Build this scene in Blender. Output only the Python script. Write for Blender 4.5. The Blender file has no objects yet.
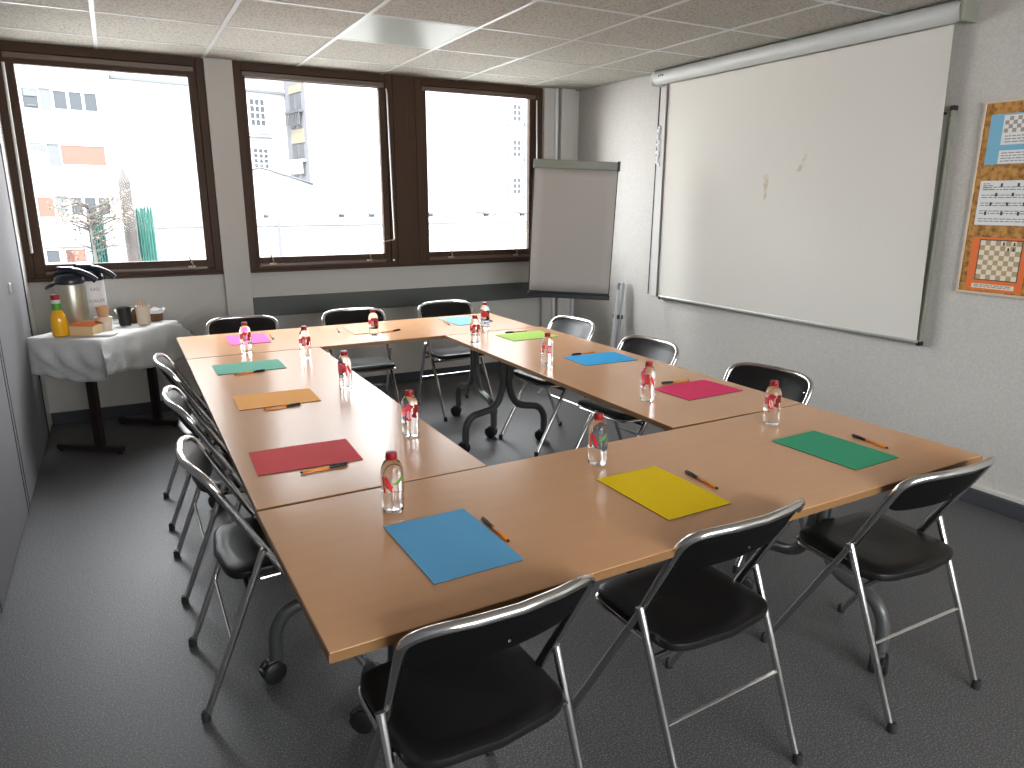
import bpy, bmesh, math, random
from mathutils import Vector, Matrix
random.seed(7)
PI = math.pi
SC = bpy.context.scene
COL = SC.collection

# ------------------------------------------------------------------ materials
def mat(name, col, rough=0.5, metal=0.0, spec=0.5, trans=0.0, ior=1.45, noise=None, bump=None,
        emit=None, stretch=None, coat=0.0, sheen=0.0, coord='Object'):
    m = bpy.data.materials.new(name); m.use_nodes = True
    nt = m.node_tree; b = nt.nodes['Principled BSDF']
    b.inputs['Base Color'].default_value = (*col, 1)
    b.inputs['Roughness'].default_value = rough
    b.inputs['Metallic'].default_value = metal
    b.inputs['Specular IOR Level'].default_value = spec
    b.inputs['Transmission Weight'].default_value = trans
    b.inputs['IOR'].default_value = ior
    b.inputs['Coat Weight'].default_value = coat
    b.inputs['Sheen Weight'].default_value = sheen
    tc = nt.nodes.new('ShaderNodeTexCoord')
    src = tc.outputs[coord]
    if stretch:
        mp = nt.nodes.new('ShaderNodeMapping'); mp.inputs['Scale'].default_value = stretch
        nt.links.new(src, mp.inputs['Vector']); src = mp.outputs['Vector']
    if noise:                       # (scale, second colour, low, high[, detail])
        n = nt.nodes.new('ShaderNodeTexNoise'); n.inputs['Scale'].default_value = noise[0]
        n.inputs['Detail'].default_value = noise[4] if len(noise) > 4 else 3
        nt.links.new(src, n.inputs['Vector'])
        r = nt.nodes.new('ShaderNodeValToRGB')
        r.color_ramp.elements[0].position = noise[2]; r.color_ramp.elements[1].position = noise[3]
        r.color_ramp.elements[0].color = (*col, 1); r.color_ramp.elements[1].color = (*noise[1], 1)
        nt.links.new(n.outputs['Fac'], r.inputs['Fac'])
        nt.links.new(r.outputs['Color'], b.inputs['Base Color'])
    if bump:                        # (scale, strength, distance)
        n2 = nt.nodes.new('ShaderNodeTexNoise'); n2.inputs['Scale'].default_value = bump[0]
        n2.inputs['Detail'].default_value = 2
        nt.links.new(src, n2.inputs['Vector'])
        bp = nt.nodes.new('ShaderNodeBump'); bp.inputs['Strength'].default_value = bump[1]
        bp.inputs['Distance'].default_value = bump[2]
        nt.links.new(n2.outputs['Fac'], bp.inputs['Height'])
        nt.links.new(bp.outputs['Normal'], b.inputs['Normal'])
    if emit:
        b.inputs['Emission Color'].default_value = (*emit[0], 1)
        b.inputs['Emission Strength'].default_value = emit[1]
    return m

def pane_mat(name, tint=(1, 1, 1)):
    m = bpy.data.materials.new(name); m.use_nodes = True
    nt = m.node_tree; nt.nodes.clear()
    o = nt.nodes.new('ShaderNodeOutputMaterial')
    t = nt.nodes.new('ShaderNodeBsdfTransparent'); t.inputs['Color'].default_value = (*tint, 1)
    g = nt.nodes.new('ShaderNodeBsdfGlossy'); g.inputs['Roughness'].default_value = 0.02
    fr = nt.nodes.new('ShaderNodeFresnel'); fr.inputs['IOR'].default_value = 1.12
    mx = nt.nodes.new('ShaderNodeMixShader')
    nt.links.new(fr.outputs['Fac'], mx.inputs['Fac'])
    nt.links.new(t.outputs['BSDF'], mx.inputs[1]); nt.links.new(g.outputs['BSDF'], mx.inputs[2])
    nt.links.new(mx.outputs['Shader'], o.inputs['Surface'])
    return m

def srgb(r, g, b):
    f = lambda c: (c/255/12.92) if c/255 <= 0.04045 else ((c/255+0.055)/1.055)**2.4
    return (f(r), f(g), f(b))

M = {}
M['wall'] = mat('painted_wall', (0.45, 0.43, 0.395), 0.75, bump=(110, 0.35, 0.004))
M['wall_right'] = mat('woodchip_wall', (0.51, 0.487, 0.45), 0.7, noise=(90, (0.565, 0.54, 0.505), 0.4, 0.62),
                      bump=(95, 0.55, 0.005))
M['partition'] = mat('partition_panel', (0.21, 0.205, 0.215), 0.7, spec=0.12, bump=(60, 0.08, 0.002))
M['black_gap'] = mat('black_seal', (0.012, 0.012, 0.016), 0.6)
M['ceiling'] = mat('mineral_tile', (0.41, 0.385, 0.34), 0.95, noise=(75, (0.24, 0.215, 0.185), 0.50, 0.66, 4),
                   bump=(80, 0.4, 0.004))
M['tbar'] = mat('white_t_bar', (0.50, 0.52, 0.51), 0.35)
M['diffuser'] = mat('light_diffuser', (0.36, 0.40, 0.365), 0.35, spec=0.3)
M['floor'] = mat('speckled_floor', (0.064, 0.064, 0.067), 0.5, noise=(190, (0.20, 0.195, 0.19), 0.50, 0.72, 1),
                 bump=(200, 0.15, 0.002))
M['skirt'] = mat('carpet_skirting', (0.045, 0.048, 0.055), 0.8, bump=(200, 0.3, 0.002))
M['skirt_white'] = mat('white_skirting_edge', (0.62, 0.60, 0.56), 0.5)
M['duct'] = mat('grey_painted_duct', (0.065, 0.070, 0.062), 0.55)
M['frame'] = mat('bronze_window_frame', (0.050, 0.025, 0.013), 0.5, bump=(40, 0.08, 0.002), spec=0.2)
M['sash'] = mat('lit_bronze_rail', (0.10, 0.062, 0.046), 0.35)  # rail bronze lightened, painting in the light caught by the metal
M['rod'] = mat('brushed_rod', (0.62, 0.60, 0.58), 0.3, metal=0.8)
M['latch'] = mat('brass_latch', (0.35, 0.27, 0.2), 0.3, metal=0.7)
M['pane'] = pane_mat('window_pane')
M['pane_out'] = mat('dark_outside_pane', (0.020, 0.023, 0.026), 0.5, spec=0.1)
M['table'] = mat('beech_laminate', (0.68, 0.37, 0.19), 0.22, spec=0.30, stretch=(1.2, 9, 9),
                 noise=(3.5, (0.66, 0.355, 0.18), 0.35, 0.75, 5), bump=(160, 0.05, 0.001))
M['table_y'] = mat('beech_laminate_turned', (0.68, 0.37, 0.19), 0.22, spec=0.30, stretch=(9, 1.2, 9),
                   noise=(3.5, (0.66, 0.355, 0.18), 0.35, 0.75, 5), bump=(160, 0.05, 0.001))
M['edge'] = mat('beech_edge_band', (0.21, 0.105, 0.035), 0.5)
M['steel'] = mat('grey_table_steel', (0.10, 0.104, 0.10), 0.35, metal=0.3)
M['castor'] = mat('black_castor', (0.012, 0.012, 0.013), 0.45)
M['castor_hub'] = mat('castor_hub', (0.06, 0.06, 0.06), 0.5)
M['chrome'] = mat('chrome_tube', (0.66, 0.65, 0.64), 0.16, metal=1.0)
M['shell'] = mat('shaded_back', (0.004, 0.004, 0.004), 0.6, spec=0.12)  # backrest rear coloured darker to stand for its shade
M['vinyl'] = mat('black_vinyl', (0.009, 0.0085, 0.0085), 0.34, spec=0.30, bump=(120, 0.12, 0.001))
M['black'] = mat('black_plastic', (0.010, 0.010, 0.011), 0.4)
M['rubber'] = mat('rubber_cap', (0.015, 0.015, 0.016), 0.7)
M['water'] = mat('clear_bottle', (0.95, 0.97, 1.0), 0.015, trans=1.0, ior=1.34)
M['cap_red'] = mat('red_cap', srgb(150, 12, 22), 0.4)
M['lab_red'] = mat('red_label', srgb(222, 52, 60), 0.4)
M['lab_green'] = mat('green_label', srgb(80, 150, 50), 0.4)
M['lab_white'] = mat('white_label', (0.85, 0.85, 0.85), 0.4)
M['orange_pen'] = mat('orange_pen_body', srgb(235, 140, 30), 0.25)
M['pages'] = mat('folder_edge_shade', (0.05, 0.06, 0.07), 0.7)  # near-black sheets paint the shadow edge under the cover
M['paper'] = mat('white_paper', (0.78, 0.78, 0.76), 0.8)
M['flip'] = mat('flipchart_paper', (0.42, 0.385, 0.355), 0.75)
M['flip_bar'] = mat('olive_grey_clamp', (0.22, 0.225, 0.18), 0.4)
M['screen'] = mat('projection_fabric', (0.70, 0.675, 0.62), 0.85)
M['stain'] = mat('brown_screen_stain', (0.54, 0.48, 0.37), 0.9, noise=(45, (0.68, 0.65, 0.58), 0.40, 0.58))
M['case'] = mat('white_screen_case', (0.56, 0.57, 0.56), 0.3)
M['trunk'] = mat('trunking_paint', (0.60, 0.59, 0.57), 0.7, spec=0.2)
M['board_edge'] = mat('olive_board_trim', (0.26, 0.26, 0.21), 0.5, metal=0.2)
M['board'] = mat('whiteboard_surface', (0.42, 0.43, 0.37), 0.3)
M['alu'] = mat('aluminium_trim', (0.50, 0.50, 0.48), 0.35, metal=0.6)
M['cork'] = mat('cork_board', srgb(190, 140, 75), 0.85, noise=(38, srgb(130, 88, 40), 0.42, 0.66, 5), bump=(70, 0.3, 0.003))
M['board_frame'] = mat('cork_board_frame', (0.62, 0.50, 0.38), 0.5)
M['poster_blue'] = mat('blue_poster', srgb(120, 178, 205), 0.6)
M['poster_orange'] = mat('orange_poster', srgb(226, 112, 48), 0.6)
M['poster_white'] = mat('poster_white', (0.74, 0.74, 0.72), 0.65)
M['sq_dark'] = mat('board_square_dark', srgb(160, 150, 140), 0.6)
M['sq_tan'] = mat('board_square_tan', srgb(176, 152, 118), 0.6)
M['sq_light'] = mat('board_square_light', srgb(226, 214, 190), 0.6)
M['ink'] = mat('ink', (0.05, 0.05, 0.06), 0.7)
M['ink_soft'] = mat('soft_ink', (0.24, 0.24, 0.27), 0.7)
M['cloth'] = mat('white_paper_cloth', (0.52, 0.52, 0.51), 0.7, bump=(25, 0.3, 0.006))
M['leg_brown'] = mat('dark_brown_leg', (0.020, 0.011, 0.010), 0.45)
M['navy'] = mat('blue_black_plastic', (0.010, 0.012, 0.020), 0.3, coat=0.1)
M['airsteel'] = mat('olive_brushed_steel', (0.46, 0.45, 0.36), 0.32, metal=0.7)
M['airwhite'] = mat('white_flask', (0.68, 0.66, 0.68), 0.4)
M['juice'] = mat('orange_juice', srgb(232, 168, 8), 0.2, coat=0.5)
M['plastic_clear'] = mat('frosted_plastic', (0.62, 0.60, 0.55), 0.3)
M['kraft'] = mat('kraft_cup', srgb(190, 150, 110), 0.6)
M['beige'] = mat('beige_cup', srgb(205, 188, 168), 0.5)
M['brown'] = mat('brown_wicker', srgb(95, 62, 35), 0.7, bump=(180, 0.6, 0.004))
M['orange_box'] = mat('orange_carton', srgb(205, 105, 45), 0.6)
M['cream_box'] = mat('cream_carton', srgb(215, 185, 140), 0.6)
M['grey_rail'] = mat('grey_folded_rail', (0.30, 0.30, 0.31), 0.4, metal=0.5)
M['tape'] = mat('crumpled_tape', (0.70, 0.69, 0.74), 0.2)
M['facade'] = mat('white_render', (0.17, 0.17, 0.17), 0.9)
M['facade_grey'] = mat('grey_spandrel', (0.032, 0.035, 0.038), 0.9)
M['shade_stone'] = mat('shaded_wing', (0.040, 0.042, 0.048), 0.9)  # darker copy of the facade, shade put into the wing side's colour
M['stone'] = mat('stone_trim', (0.07, 0.058, 0.04), 0.9)
M['out_dark'] = mat('outside_dark_metal', (0.02, 0.022, 0.025), 0.7)
M['shutter'] = mat('terracotta_shutter', (0.055, 0.016, 0.009), 0.7)
M['green_fence'] = mat('green_sheeting', (0.010, 0.045, 0.037), 0.6)
M['bark'] = mat('grey_brown_bark', (0.018, 0.015, 0.014), 0.9, bump=(12, 0.15, 0.003))
M['leaf'] = mat('dry_leaf', (0.020, 0.024, 0.012), 0.8)
M['leaf_dry'] = mat('pale_leaf', (0.045, 0.03, 0.018), 0.8)
M['ground'] = mat('courtyard_ground', (0.40, 0.40, 0.39), 0.9)
M['roofing'] = mat('pale_roofing', (0.17, 0.17, 0.17), 0.9)

# ------------------------------------------------------------------ helpers
def link(name, bm, m, parent=None, smooth=False, loc=None, rz=0.0, mats=None):
    me = bpy.data.meshes.new(name)
    bmesh.ops.recalc_face_normals(bm, faces=bm.faces[:])
    bm.to_mesh(me); bm.free()
    for x in (mats or [m]): me.materials.append(x)
    if smooth:
        me.shade_smooth()
        try: me.set_sharp_from_angle(angle=math.radians(38))
        except Exception: pass
    o = bpy.data.objects.new(name, me); COL.objects.link(o)
    if parent: o.parent = parent
    if loc is not None: o.location = loc
    if rz: o.rotation_euler = (0, 0, rz)
    return o

def empty(name, loc=(0, 0, 0), rz=0.0):
    o = bpy.data.objects.new(name, None); COL.objects.link(o)
    o.empty_display_size = 0.1
    o.location = loc; o.rotation_euler = (0, 0, rz)
    return o

def tag(o, label, cat, group=None, kind=None):
    o['label'] = label; o['category'] = cat
    if group: o['group'] = group
    if kind: o['kind'] = kind
    return o

def struct(o):
    o['kind'] = 'structure'; return o

def box(bm, a, b, bev=0.0, mi=0, mtx=None):
    x0, y0, z0 = a; x1, y1, z1 = b
    t = bmesh.new()
    bmesh.ops.create_cube(t, size=1.0)
    for v in t.verts:
        v.co = Vector(((x0+x1)/2 + v.co.x*(x1-x0), (y0+y1)/2 + v.co.y*(y1-y0), (z0+z1)/2 + v.co.z*(z1-z0)))
    if bev > 0:
        bmesh.ops.bevel(t, geom=t.edges[:], offset=bev, segments=2, affect='EDGES', profile=0.5)
    merge(bm, t, mi, mtx)

def merge(bm, t, mi=0, mtx=None):
    vm = {}
    for v in t.verts:
        vm[v] = bm.verts.new(mtx @ v.co if mtx is not None else v.co)
    for f in t.faces:
        try:
            nf = bm.faces.new([vm[v] for v in f.verts]); nf.material_index = mi; nf.smooth = f.smooth
        except ValueError: pass
    t.free()

def fillet(pts, r, n=5):
    pts = [Vector(p) for p in pts]; out = [pts[0]]
    for i in range(1, len(pts)-1):
        a, b, c = pts[i-1], pts[i], pts[i+1]
        rr = r[i-1] if isinstance(r, (list, tuple)) else r
        d1 = (a-b); d2 = (c-b)
        k = min(rr, d1.length*0.49, d2.length*0.49)
        p, q = b + d1.normalized()*k, b + d2.normalized()*k
        for j in range(n+1):
            t = j/n
            out.append(p*(1-t)**2 + b*2*t*(1-t) + q*t*t)
    out.append(pts[-1]); return out

def tube(bm, pts, r, seg=10, mi=0, caps=True, closed=False, flat=1.0):
    pts = [Vector(p) for p in pts]
    n = len(pts); rings = []
    tan = []
    for i in range(n):
        if closed: t = pts[(i+1) % n]-pts[i-1]
        else: t = pts[min(i+1, n-1)]-pts[max(i-1, 0)]
        tan.append(t.normalized())
    up = Vector((0, 0, 1)) if abs(tan[0].z) < 0.9 else Vector((1, 0, 0))
    nx = tan[0].cross(up).normalized()
    for i in range(n):
        nx = (nx - tan[i]*nx.dot(tan[i])).normalized()
        ny = tan[i].cross(nx)
        rr = r[i] if isinstance(r, (list, tuple)) else r
        rings.append([bm.verts.new(pts[i] + nx*math.cos(2*PI*k/seg)*rr + ny*math.sin(2*PI*k/seg)*rr*flat) for k in range(seg)])
    for i in range(n if closed else n-1):
        a, b = rings[i], rings[(i+1) % n]
        for k in range(seg):
            f = bm.faces.new((a[k], a[(k+1) % seg], b[(k+1) % seg], b[k])); f.material_index = mi; f.smooth = True
    if caps and not closed:
        for rg in (rings[0][::-1], rings[-1]):
            f = bm.faces.new(rg); f.material_index = mi

def lathe(bm, prof, c=(0, 0, 0), seg=24, mi=0, cap0=True, cap1=True, squash=None):
    rings = []
    for (r, z) in prof:
        rings.append([bm.verts.new((c[0]+r*math.cos(2*PI*k/seg), c[1]+r*math.sin(2*PI*k/seg), c[2]+z)) for k in range(seg)])
    for a, b in zip(rings, rings[1:]):
        for k in range(seg):
            f = bm.faces.new((a[k], a[(k+1) % seg], b[(k+1) % seg], b[k])); f.material_index = mi; f.smooth = True
    if cap0: f = bm.faces.new(rings[0][::-1]); f.material_index = mi
    if cap1: f = bm.faces.new(rings[-1]); f.material_index = mi

def dup(root, loc=None, rz=None, label=None):
    def cp(o, parent):
        c = o.copy(); COL.objects.link(c)
        if parent: c.parent = parent
        for ch in list(o.children): cp(ch, c)
        return c
    r = cp(root, None)
    if loc is not None: r.location = loc
    if rz is not None: r.rotation_euler = (0, 0, rz)
    if label: r['label'] = label
    return r

def text_mesh(txt, size, extrude=0.0004):
    cu = bpy.data.curves.new('lettering', 'FONT'); cu.body = txt; cu.size = size
    cu.align_x = 'CENTER'; cu.align_y = 'CENTER'; cu.extrude = extrude
    o = bpy.data.objects.new('lettering', cu); COL.objects.link(o)
    dg = bpy.context.evaluated_depsgraph_get(); dg.update()
    me = bpy.data.meshes.new_from_object(o.evaluated_get(dg))
    bpy.data.objects.remove(o)
    bm = bmesh.new(); bm.from_mesh(me); bpy.data.meshes.remove(me)
    return bm

# ------------------------------------------------------------------ room shell
XL, XR, YB, YF, H = -0.56, 3.84, 5.78, -2.6, 2.51
bm = bmesh.new(); box(bm, (XL-0.2, YF-0.2, -0.12), (XR+0.2, YB+0.25, 0)); struct(link('floor', bm, M['floor']))
bm = bmesh.new(); box(bm, (XL-0.2, YF-0.2, H), (XR+0.2, YB+0.25, H+0.2)); ceil = struct(link('ceiling', bm, M['ceiling']))
bm = bmesh.new()
for i in range(-1, 7):
    x = 0.020 + 0.648*i
    if XL < x < XR: box(bm, (x-0.012, YF, H-0.004), (x+0.012, YB, H+0.01))
for i in range(0, 13):
    y = 5.355 - 0.668*i
    if YF < y < YB: box(bm, (XL, y-0.009, H-0.0032), (XR, y+0.009, H+0.01))
box(bm, (XL, YB-0.012, H-0.005), (XR, YB, H+0.01)); box(bm, (XR-0.014, YF, H-0.005), (XR, YB, H+0.01))
link('ceiling_grid', bm, M['tbar'], ceil)

# right wall, skirting
bm = bmesh.new(); box(bm, (XR, YF-0.2, 0), (XR+0.2, YB+0.25, H)); struct(link('wall_right', bm, M['wall_right']))
bm = bmesh.new(); box(bm, (XR-0.05, YF, 0), (XR, YB, 0.078), 0.004); sk = struct(link('baseboard_right', bm, M['skirt']))
bm = bmesh.new(); box(bm, (XR-0.028, YF, 0.078), (XR, YB, 0.10), 0.003); link('skirting_cap', bm, M['skirt_white'], sk)
bm = bmesh.new(); box(bm, (XL, YB-0.02, 0), (XR, YB, 0.085), 0.004); struct(link('baseboard_back', bm, M['skirt']))
# unseen front wall behind the camera; its two windows are added for fill daylight
bm = bmesh.new()
box(bm, (XL-0.2, YF-0.2, 0), (XR+0.2, YF, 0.95)); box(bm, (XL-0.2, YF-0.2, 2.38), (XR+0.2, YF, H))
box(bm, (XL-0.2, YF-0.2, 0.95), (0.0, YF, 2.38)); box(bm, (1.55, YF-0.2, 0.95), (1.75, YF, 2.38)); box(bm, (3.3, YF-0.2, 0.95), (XR+0.2, YF, 2.38))
struct(link('wall_front', bm, M['wall']))
FILL_WINS = ((0.0, 1.55), (1.75, 3.3))  # added openings, out of view, letting daylight onto the near side
for i_, (a_, b_) in enumerate(FILL_WINS):
    w_ = struct(empty('window_%d' % (4+i_), (0, 0, 0)))
    bm = bmesh.new()
    for q in ((a_, a_+0.07, 0.95, 2.38), (b_-0.07, b_, 0.95, 2.38), (a_+0.07, b_-0.07, 0.95, 1.02), (a_+0.07, b_-0.07, 2.31, 2.38)):
        box(bm, (q[0], YF-0.12, q[2]), (q[1], YF-0.04, q[3]), 0.004)
    link('frame', bm, M['frame'], w_)
    bm = bmesh.new(); box(bm, (a_+0.06, YF-0.085, 1.01), (b_-0.06, YF-0.079, 2.32)); link('pane', bm, M['pane'], w_)
# back wall: spandrel below, gaps between windows
WB, WT = 1.02, H
bm = bmesh.new()
box(bm, (XL-0.2, YB, 0), (XR+0.2, YB+0.25, WB))
box(bm, (XL-0.2, YB, WB), (XL-0.01, YB+0.25, H))
box(bm, (0.67, YB, WB), (0.855, YB+0.25, H))
box(bm, (3.44, YB, WB), (XR+0.2, YB+0.25, H))
struct(link('wall_back', bm, M['wall']))
# column between the windows and the boxed corner at the right
bm = bmesh.new(); box(bm, (0.668, YB-0.045, 0), (0.857, YB, H), 0.004); struct(link('trim_1', bm, M['wall']))
bm = bmesh.new(); box(bm, (3.445, YB-0.05, 0), (3.55, YB, H), 0.004)
box(bm, (3.60, YB-0.09, 0), (3.745, YB, H), 0.006); struct(link('trim_2', bm, M['wall']))
bm = bmesh.new(); tube(bm, [(3.572, YB-0.045, 0), (3.572, YB-0.045, H)], 0.019, 14)
tag(link('heating_pipe', bm, M['case'], smooth=True), 'white vertical pipe in the corner right of the last window', 'pipe')
# grey duct band under the windows
bm = bmesh.new(); box(bm, (0.858, YB-0.035, 0.667), (XR, YB, 0.815), 0.004)
o = tag(link('cable_duct', bm, M['duct']), 'long dark grey duct band running along the wall under the windows', 'duct')

# left folding partition
bm = bmesh.new()
box(bm, (XL-0.10, YF, 0.005), (XL-0.045, YB, H))
lw = struct(link('wall_left', bm, M['black_gap']))
for (a, b) in ((YF, 0.99), (1.0, 2.02), (2.03, 3.06), (3.07, 4.085), (4.10, 4.155), (4.165, 5.435)):
    bm = bmesh.new(); box(bm, (XL-0.05, a, 0.012), (XL, b, H-0.001), 0.004); link('partition_panel', bm, M['partition'], lw)
bm = bmesh.new(); box(bm, (XL-0.05, 5.46, 0), (XL-0.004, YB, H-0.001), 0.003); link('door_jamb', bm, M['skirt_white'], lw)
bm = bmesh.new()
for (a, b) in ((5.432, 5.466), (4.083, 4.102), (4.153, 4.167), (3.058, 3.072), (2.018, 2.032)): box(bm, (XL-0.05, a, 0.01), (XL+0.0015+0.003*(a > 5), b, H-0.001))
link('seal_strip', bm, M['black_gap'], lw)
bm = bmesh.new(); box(bm, (XL-0.002, 4.755, 1.045), (XL+0.012, 4.775, 1.10), 0.004); link('handle', bm, M['rod'], lw)

# ------------------------------------------------------------------ windows
YI = YB-0.02                                          # inner face of frames
def ring(bm, x0, x1, z0, z1, y0, y1, l, r, bt, tp, bev=0.004):
    box(bm, (x0, y0, z0), (x0+l, y1, z1), bev); box(bm, (x1-r, y0, z0), (x1, y1, z1), bev)
    box(bm, (x0+l, y0, z0), (x1-r, y1, z0+bt), bev); box(bm, (x0+l, y0, z1-tp), (x1-r, y1, z1), bev)
def latch(parent, x, z):
    bm = bmesh.new()
    box(bm, (x-0.025, YI-0.014, z-0.012), (x+0.025, YI+0.002, z+0.004), 0.003)
    tube(bm, fillet([(x, YI-0.012, z), (x+0.004, YI-0.03, z+0.012), (x-0.016, YI-0.032, z+0.075)], 0.01), 0.0055, 8)
    link('latch', bm, M['latch'], parent, True)
def window(n, x0, x1, gl, gr, gb, gt, latches):
    w = struct(empty('window_%d' % n, ((x0+x1)/2, YB, WB)))
    inv = Matrix.Translation(Vector(w.location)).inverted()
    kids = []
    bm = bmesh.new(); ring(bm, x0, x1, WB, WT, YI, YB+0.06, 0.055, 0.055, 0.035, 0.06)
    kids.append(link('frame', bm, M['frame'], w))
    bm = bmesh.new(); ring(bm, x0+0.055, x1-0.055, WB+0.035, WT-0.06, YI+0.012, YB+0.045, gl-x0-0.055, x1-0.055-gr, gb-WB-0.035, WT-0.06-gt)
    kids.append(link('sash', bm, M['frame'], w))
    bm = bmesh.new(); box(bm, (x0+0.065, YI-0.004, WT-0.10), (x1-0.07, YI+0.02, WT-0.064), 0.004)
    box(bm, (gl-0.004, YI-0.002, WB+0.030), (gr+0.004, YI+0.02, gb-0.045), 0.003)
    kids.append(link('sash_rail', bm, M['sash'], w))
    bm = bmesh.new(); box(bm, (x0, YI-0.022, WB-0.012), (x1, YI+0.004, WB+0.010), 0.004)
    kids.append(link('sill_bead', bm, M['frame'], w))
    bm = bmesh.new(); box(bm, (gl-0.01, YB+0.020, gb-0.01), (gr+0.01, YB+0.026, gt+0.01))
    kids.append(link('pane', bm, M['pane'], w))
    for lx in latches: latch(w, lx, WB+0.055)
    for c in w.children: c.location = -Vector(w.location)
    return w
w1 = window(1, -0.57, 0.668, -0.452, 0.560, 1.118, 2.380, [0.455])
w2 = window(2, 0.857, 2.05, 0.942, 1.940, 1.12, 2.405, [1.03, 1.80])
w3 = window(3, 2.24, 3.442, 2.340, 3.318, 1.12, 2.42, [2.53, 3.17])
bm = bmesh.new()
box(bm, (2.05, YI-0.006, WB), (2.17, YB+0.10, WT), 0.003); box(bm, (2.17, YI+0.004, WB), (2.24, YB+0.10, WT), 0.003)
box(bm, (2.03, YI-0.022, WB-0.012), (2.26, YI, WB+0.010), 0.003)
struct(link('trim_3', bm, M['frame']))
def crank(parent, pts, r=0.0062):
    bm = bmesh.new(); tube(bm, fillet(pts, 0.012), r, 8)
    c = link('crank_rod', bm, M['rod'], parent, True); c.location = -Vector(parent.location)
crank(w1, [(-0.505, YI-0.012, 2.38), (-0.515, YI-0.02, 1.20)], 0.009)
crank(w2, [(1.995, YI-0.010, 2.40), (2.000, YI-0.014, 2.36), (2.005, YI-0.05, 1.235), (1.865, YI-0.07, 1.215)])
crank(w3, [(3.375, YI-0.010, 2.40), (3.372, YI-0.045, 1.22)])
bm = bmesh.new(); lathe(bm, [(0.009, 0), (0.009, 0.006), (0.004, 0.008)], seg=12)
k = link('knob', bm, M['lab_white'], w2, True); k.location = (2.005-w2.location.x, -0.03, 0.045); k.rotation_euler = (PI/2, 0, 0)

# ------------------------------------------------------------------ ceiling luminaire tile
cl = tag(empty('ceiling_light', (1.640, 4.353, H)), 'square smooth unlit light panel set among the speckled ceiling tiles', 'ceiling light')
bm = bmesh.new(); box(bm, (-0.308, -0.318, -0.003), (0.308, 0.318, 0.01)); link('diffuser', bm, M['diffuser'], cl)
bm = bmesh.new(); ring_ = [(-0.312, -0.322, 0.312, -0.316), (-0.312, 0.316, 0.312, 0.322), (-0.312, -0.316, -0.306, 0.316), (0.306, -0.316, 0.312, 0.316)]
for a in ring_: box(bm, (a[0], a[1], -0.0045), (a[2], a[3], 0.01))
link('light_frame', bm, M['tbar'], cl)

# ------------------------------------------------------------------ tables
TZ = 0.74
def castor(parent, name, x, y, ang, z=0):
    bm = bmesh.new()
    R_ = Matrix.Translation((x, y, 0)) @ Matrix.Rotation(ang, 4, 'Z')
    for s in (-1, 1):
        t = bmesh.new()
        lathe(t, [(0.009, -0.012), (0.031, -0.012), (0.038, -0.007), (0.038, 0.007), (0.031, 0.012), (0.009, 0.012)], seg=20)
        merge(bm, t, 0, R_ @ Matrix.Translation((0.018, s*0.017, 0.0385)) @ Matrix.Rotation(PI/2, 4, 'X'))
    t = bmesh.new(); box(t, (-0.014, -0.016, 0.034), (0.036, 0.016, 0.082), 0.006); merge(bm, t, 1, R_)
    t = bmesh.new(); box(t, (0.030, -0.016, 0.048), (0.060, 0.016, 0.056), 0.003); merge(bm, t, 0, R_)
    t = bmesh.new(); lathe(t, [(0.012, 0.066), (0.012, 0.085)], seg=12); merge(bm, t, 0, R_)
    return link(name, bm, None, parent, True, mats=[M['castor'], M['castor_hub']])

def make_table(x0, x1, y0, y1, along, legs, label):
    c = ((x0+x1)/2, (y0+y1)/2)
    root = tag(empty('conference_table', (c[0], c[1], 0)), label, 'table', 'beech conference tables set in a rectangle')
    hx, hy = (x1-x0)/2, (y1-y0)/2
    bm = bmesh.new(); box(bm, (-hx+0.002, -hy+0.002, TZ-0.020), (hx-0.002, hy-0.002, TZ), 0.0015)
    link('table_top', bm, M['table'] if along == 'x' else M['table_y'], root)
    bm = bmesh.new()
    for a, b in (((-hx, -hy), (hx, -hy+0.0025)), ((-hx, hy-0.0025), (hx, hy)), ((-hx, -hy+0.0025), (-hx+0.0025, hy-0.0025)), ((hx-0.0025, -hy+0.0025), (hx, hy-0.0025))):
        box(bm, (a[0], a[1], TZ-0.0205), (b[0], b[1], TZ-0.0012))
    link('edge_band', bm, M['edge'], root)
    # beam under the top between the two legs
    l0, l1 = legs
    bm = bmesh.new()
    for off in (-0.10, 0.10):
        if along == 'x': box(bm, (l0-c[0], off-0.02, TZ-0.066), (l1-c[0], off+0.02, TZ-0.0205), 0.003)
        else: box(bm, (off-0.02, l0-c[1], TZ-0.066), (off+0.02, l1-c[1], TZ-0.0205), 0.003)
    link('under_beam', bm, M['steel'], root)
    for l in legs:
        bm = bmesh.new()
        T = (lambda s, z, w=0.0: (l-c[0]+w, s, z)) if along == 'x' else (lambda s, z, w=0.0: (s, l-c[1]+w, z))
        for s in (-1, 1):
            pts = fillet([T(s*0.018, TZ-0.03), T(s*0.020, 0.40), T(s*0.070, 0.275), T(s*0.245, 0.245), T(s*0.285, 0.18), T(s*0.285, 0.08)],
                         [0.09, 0.07, 0.06, 0.05], 6)
            tube(bm, pts, 0.0225, 12)
        a, b = T(-0.045, TZ-0.10, -0.03), T(0.045, TZ-0.027, 0.03)
        box(bm, tuple(min(p, q) for p, q in zip(a, b)), tuple(max(p, q) for p, q in zip(a, b)), 0.004)
        a, b = T(-0.05, 0.45, -0.012), T(0.05, TZ-0.1, 0.012)
        box(bm, tuple(min(p, q) for p, q in zip(a, b)), tuple(max(p, q) for p, q in zip(a, b)), 0.004)
        lg = link('leg', bm, M['steel'], root, True)
        for s in (-1, 1):
            p = T(s*0.285, 0); castor(lg, 'castor', p[0], p[1], random.uniform(2.0, 4.6))
    return root
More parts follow.
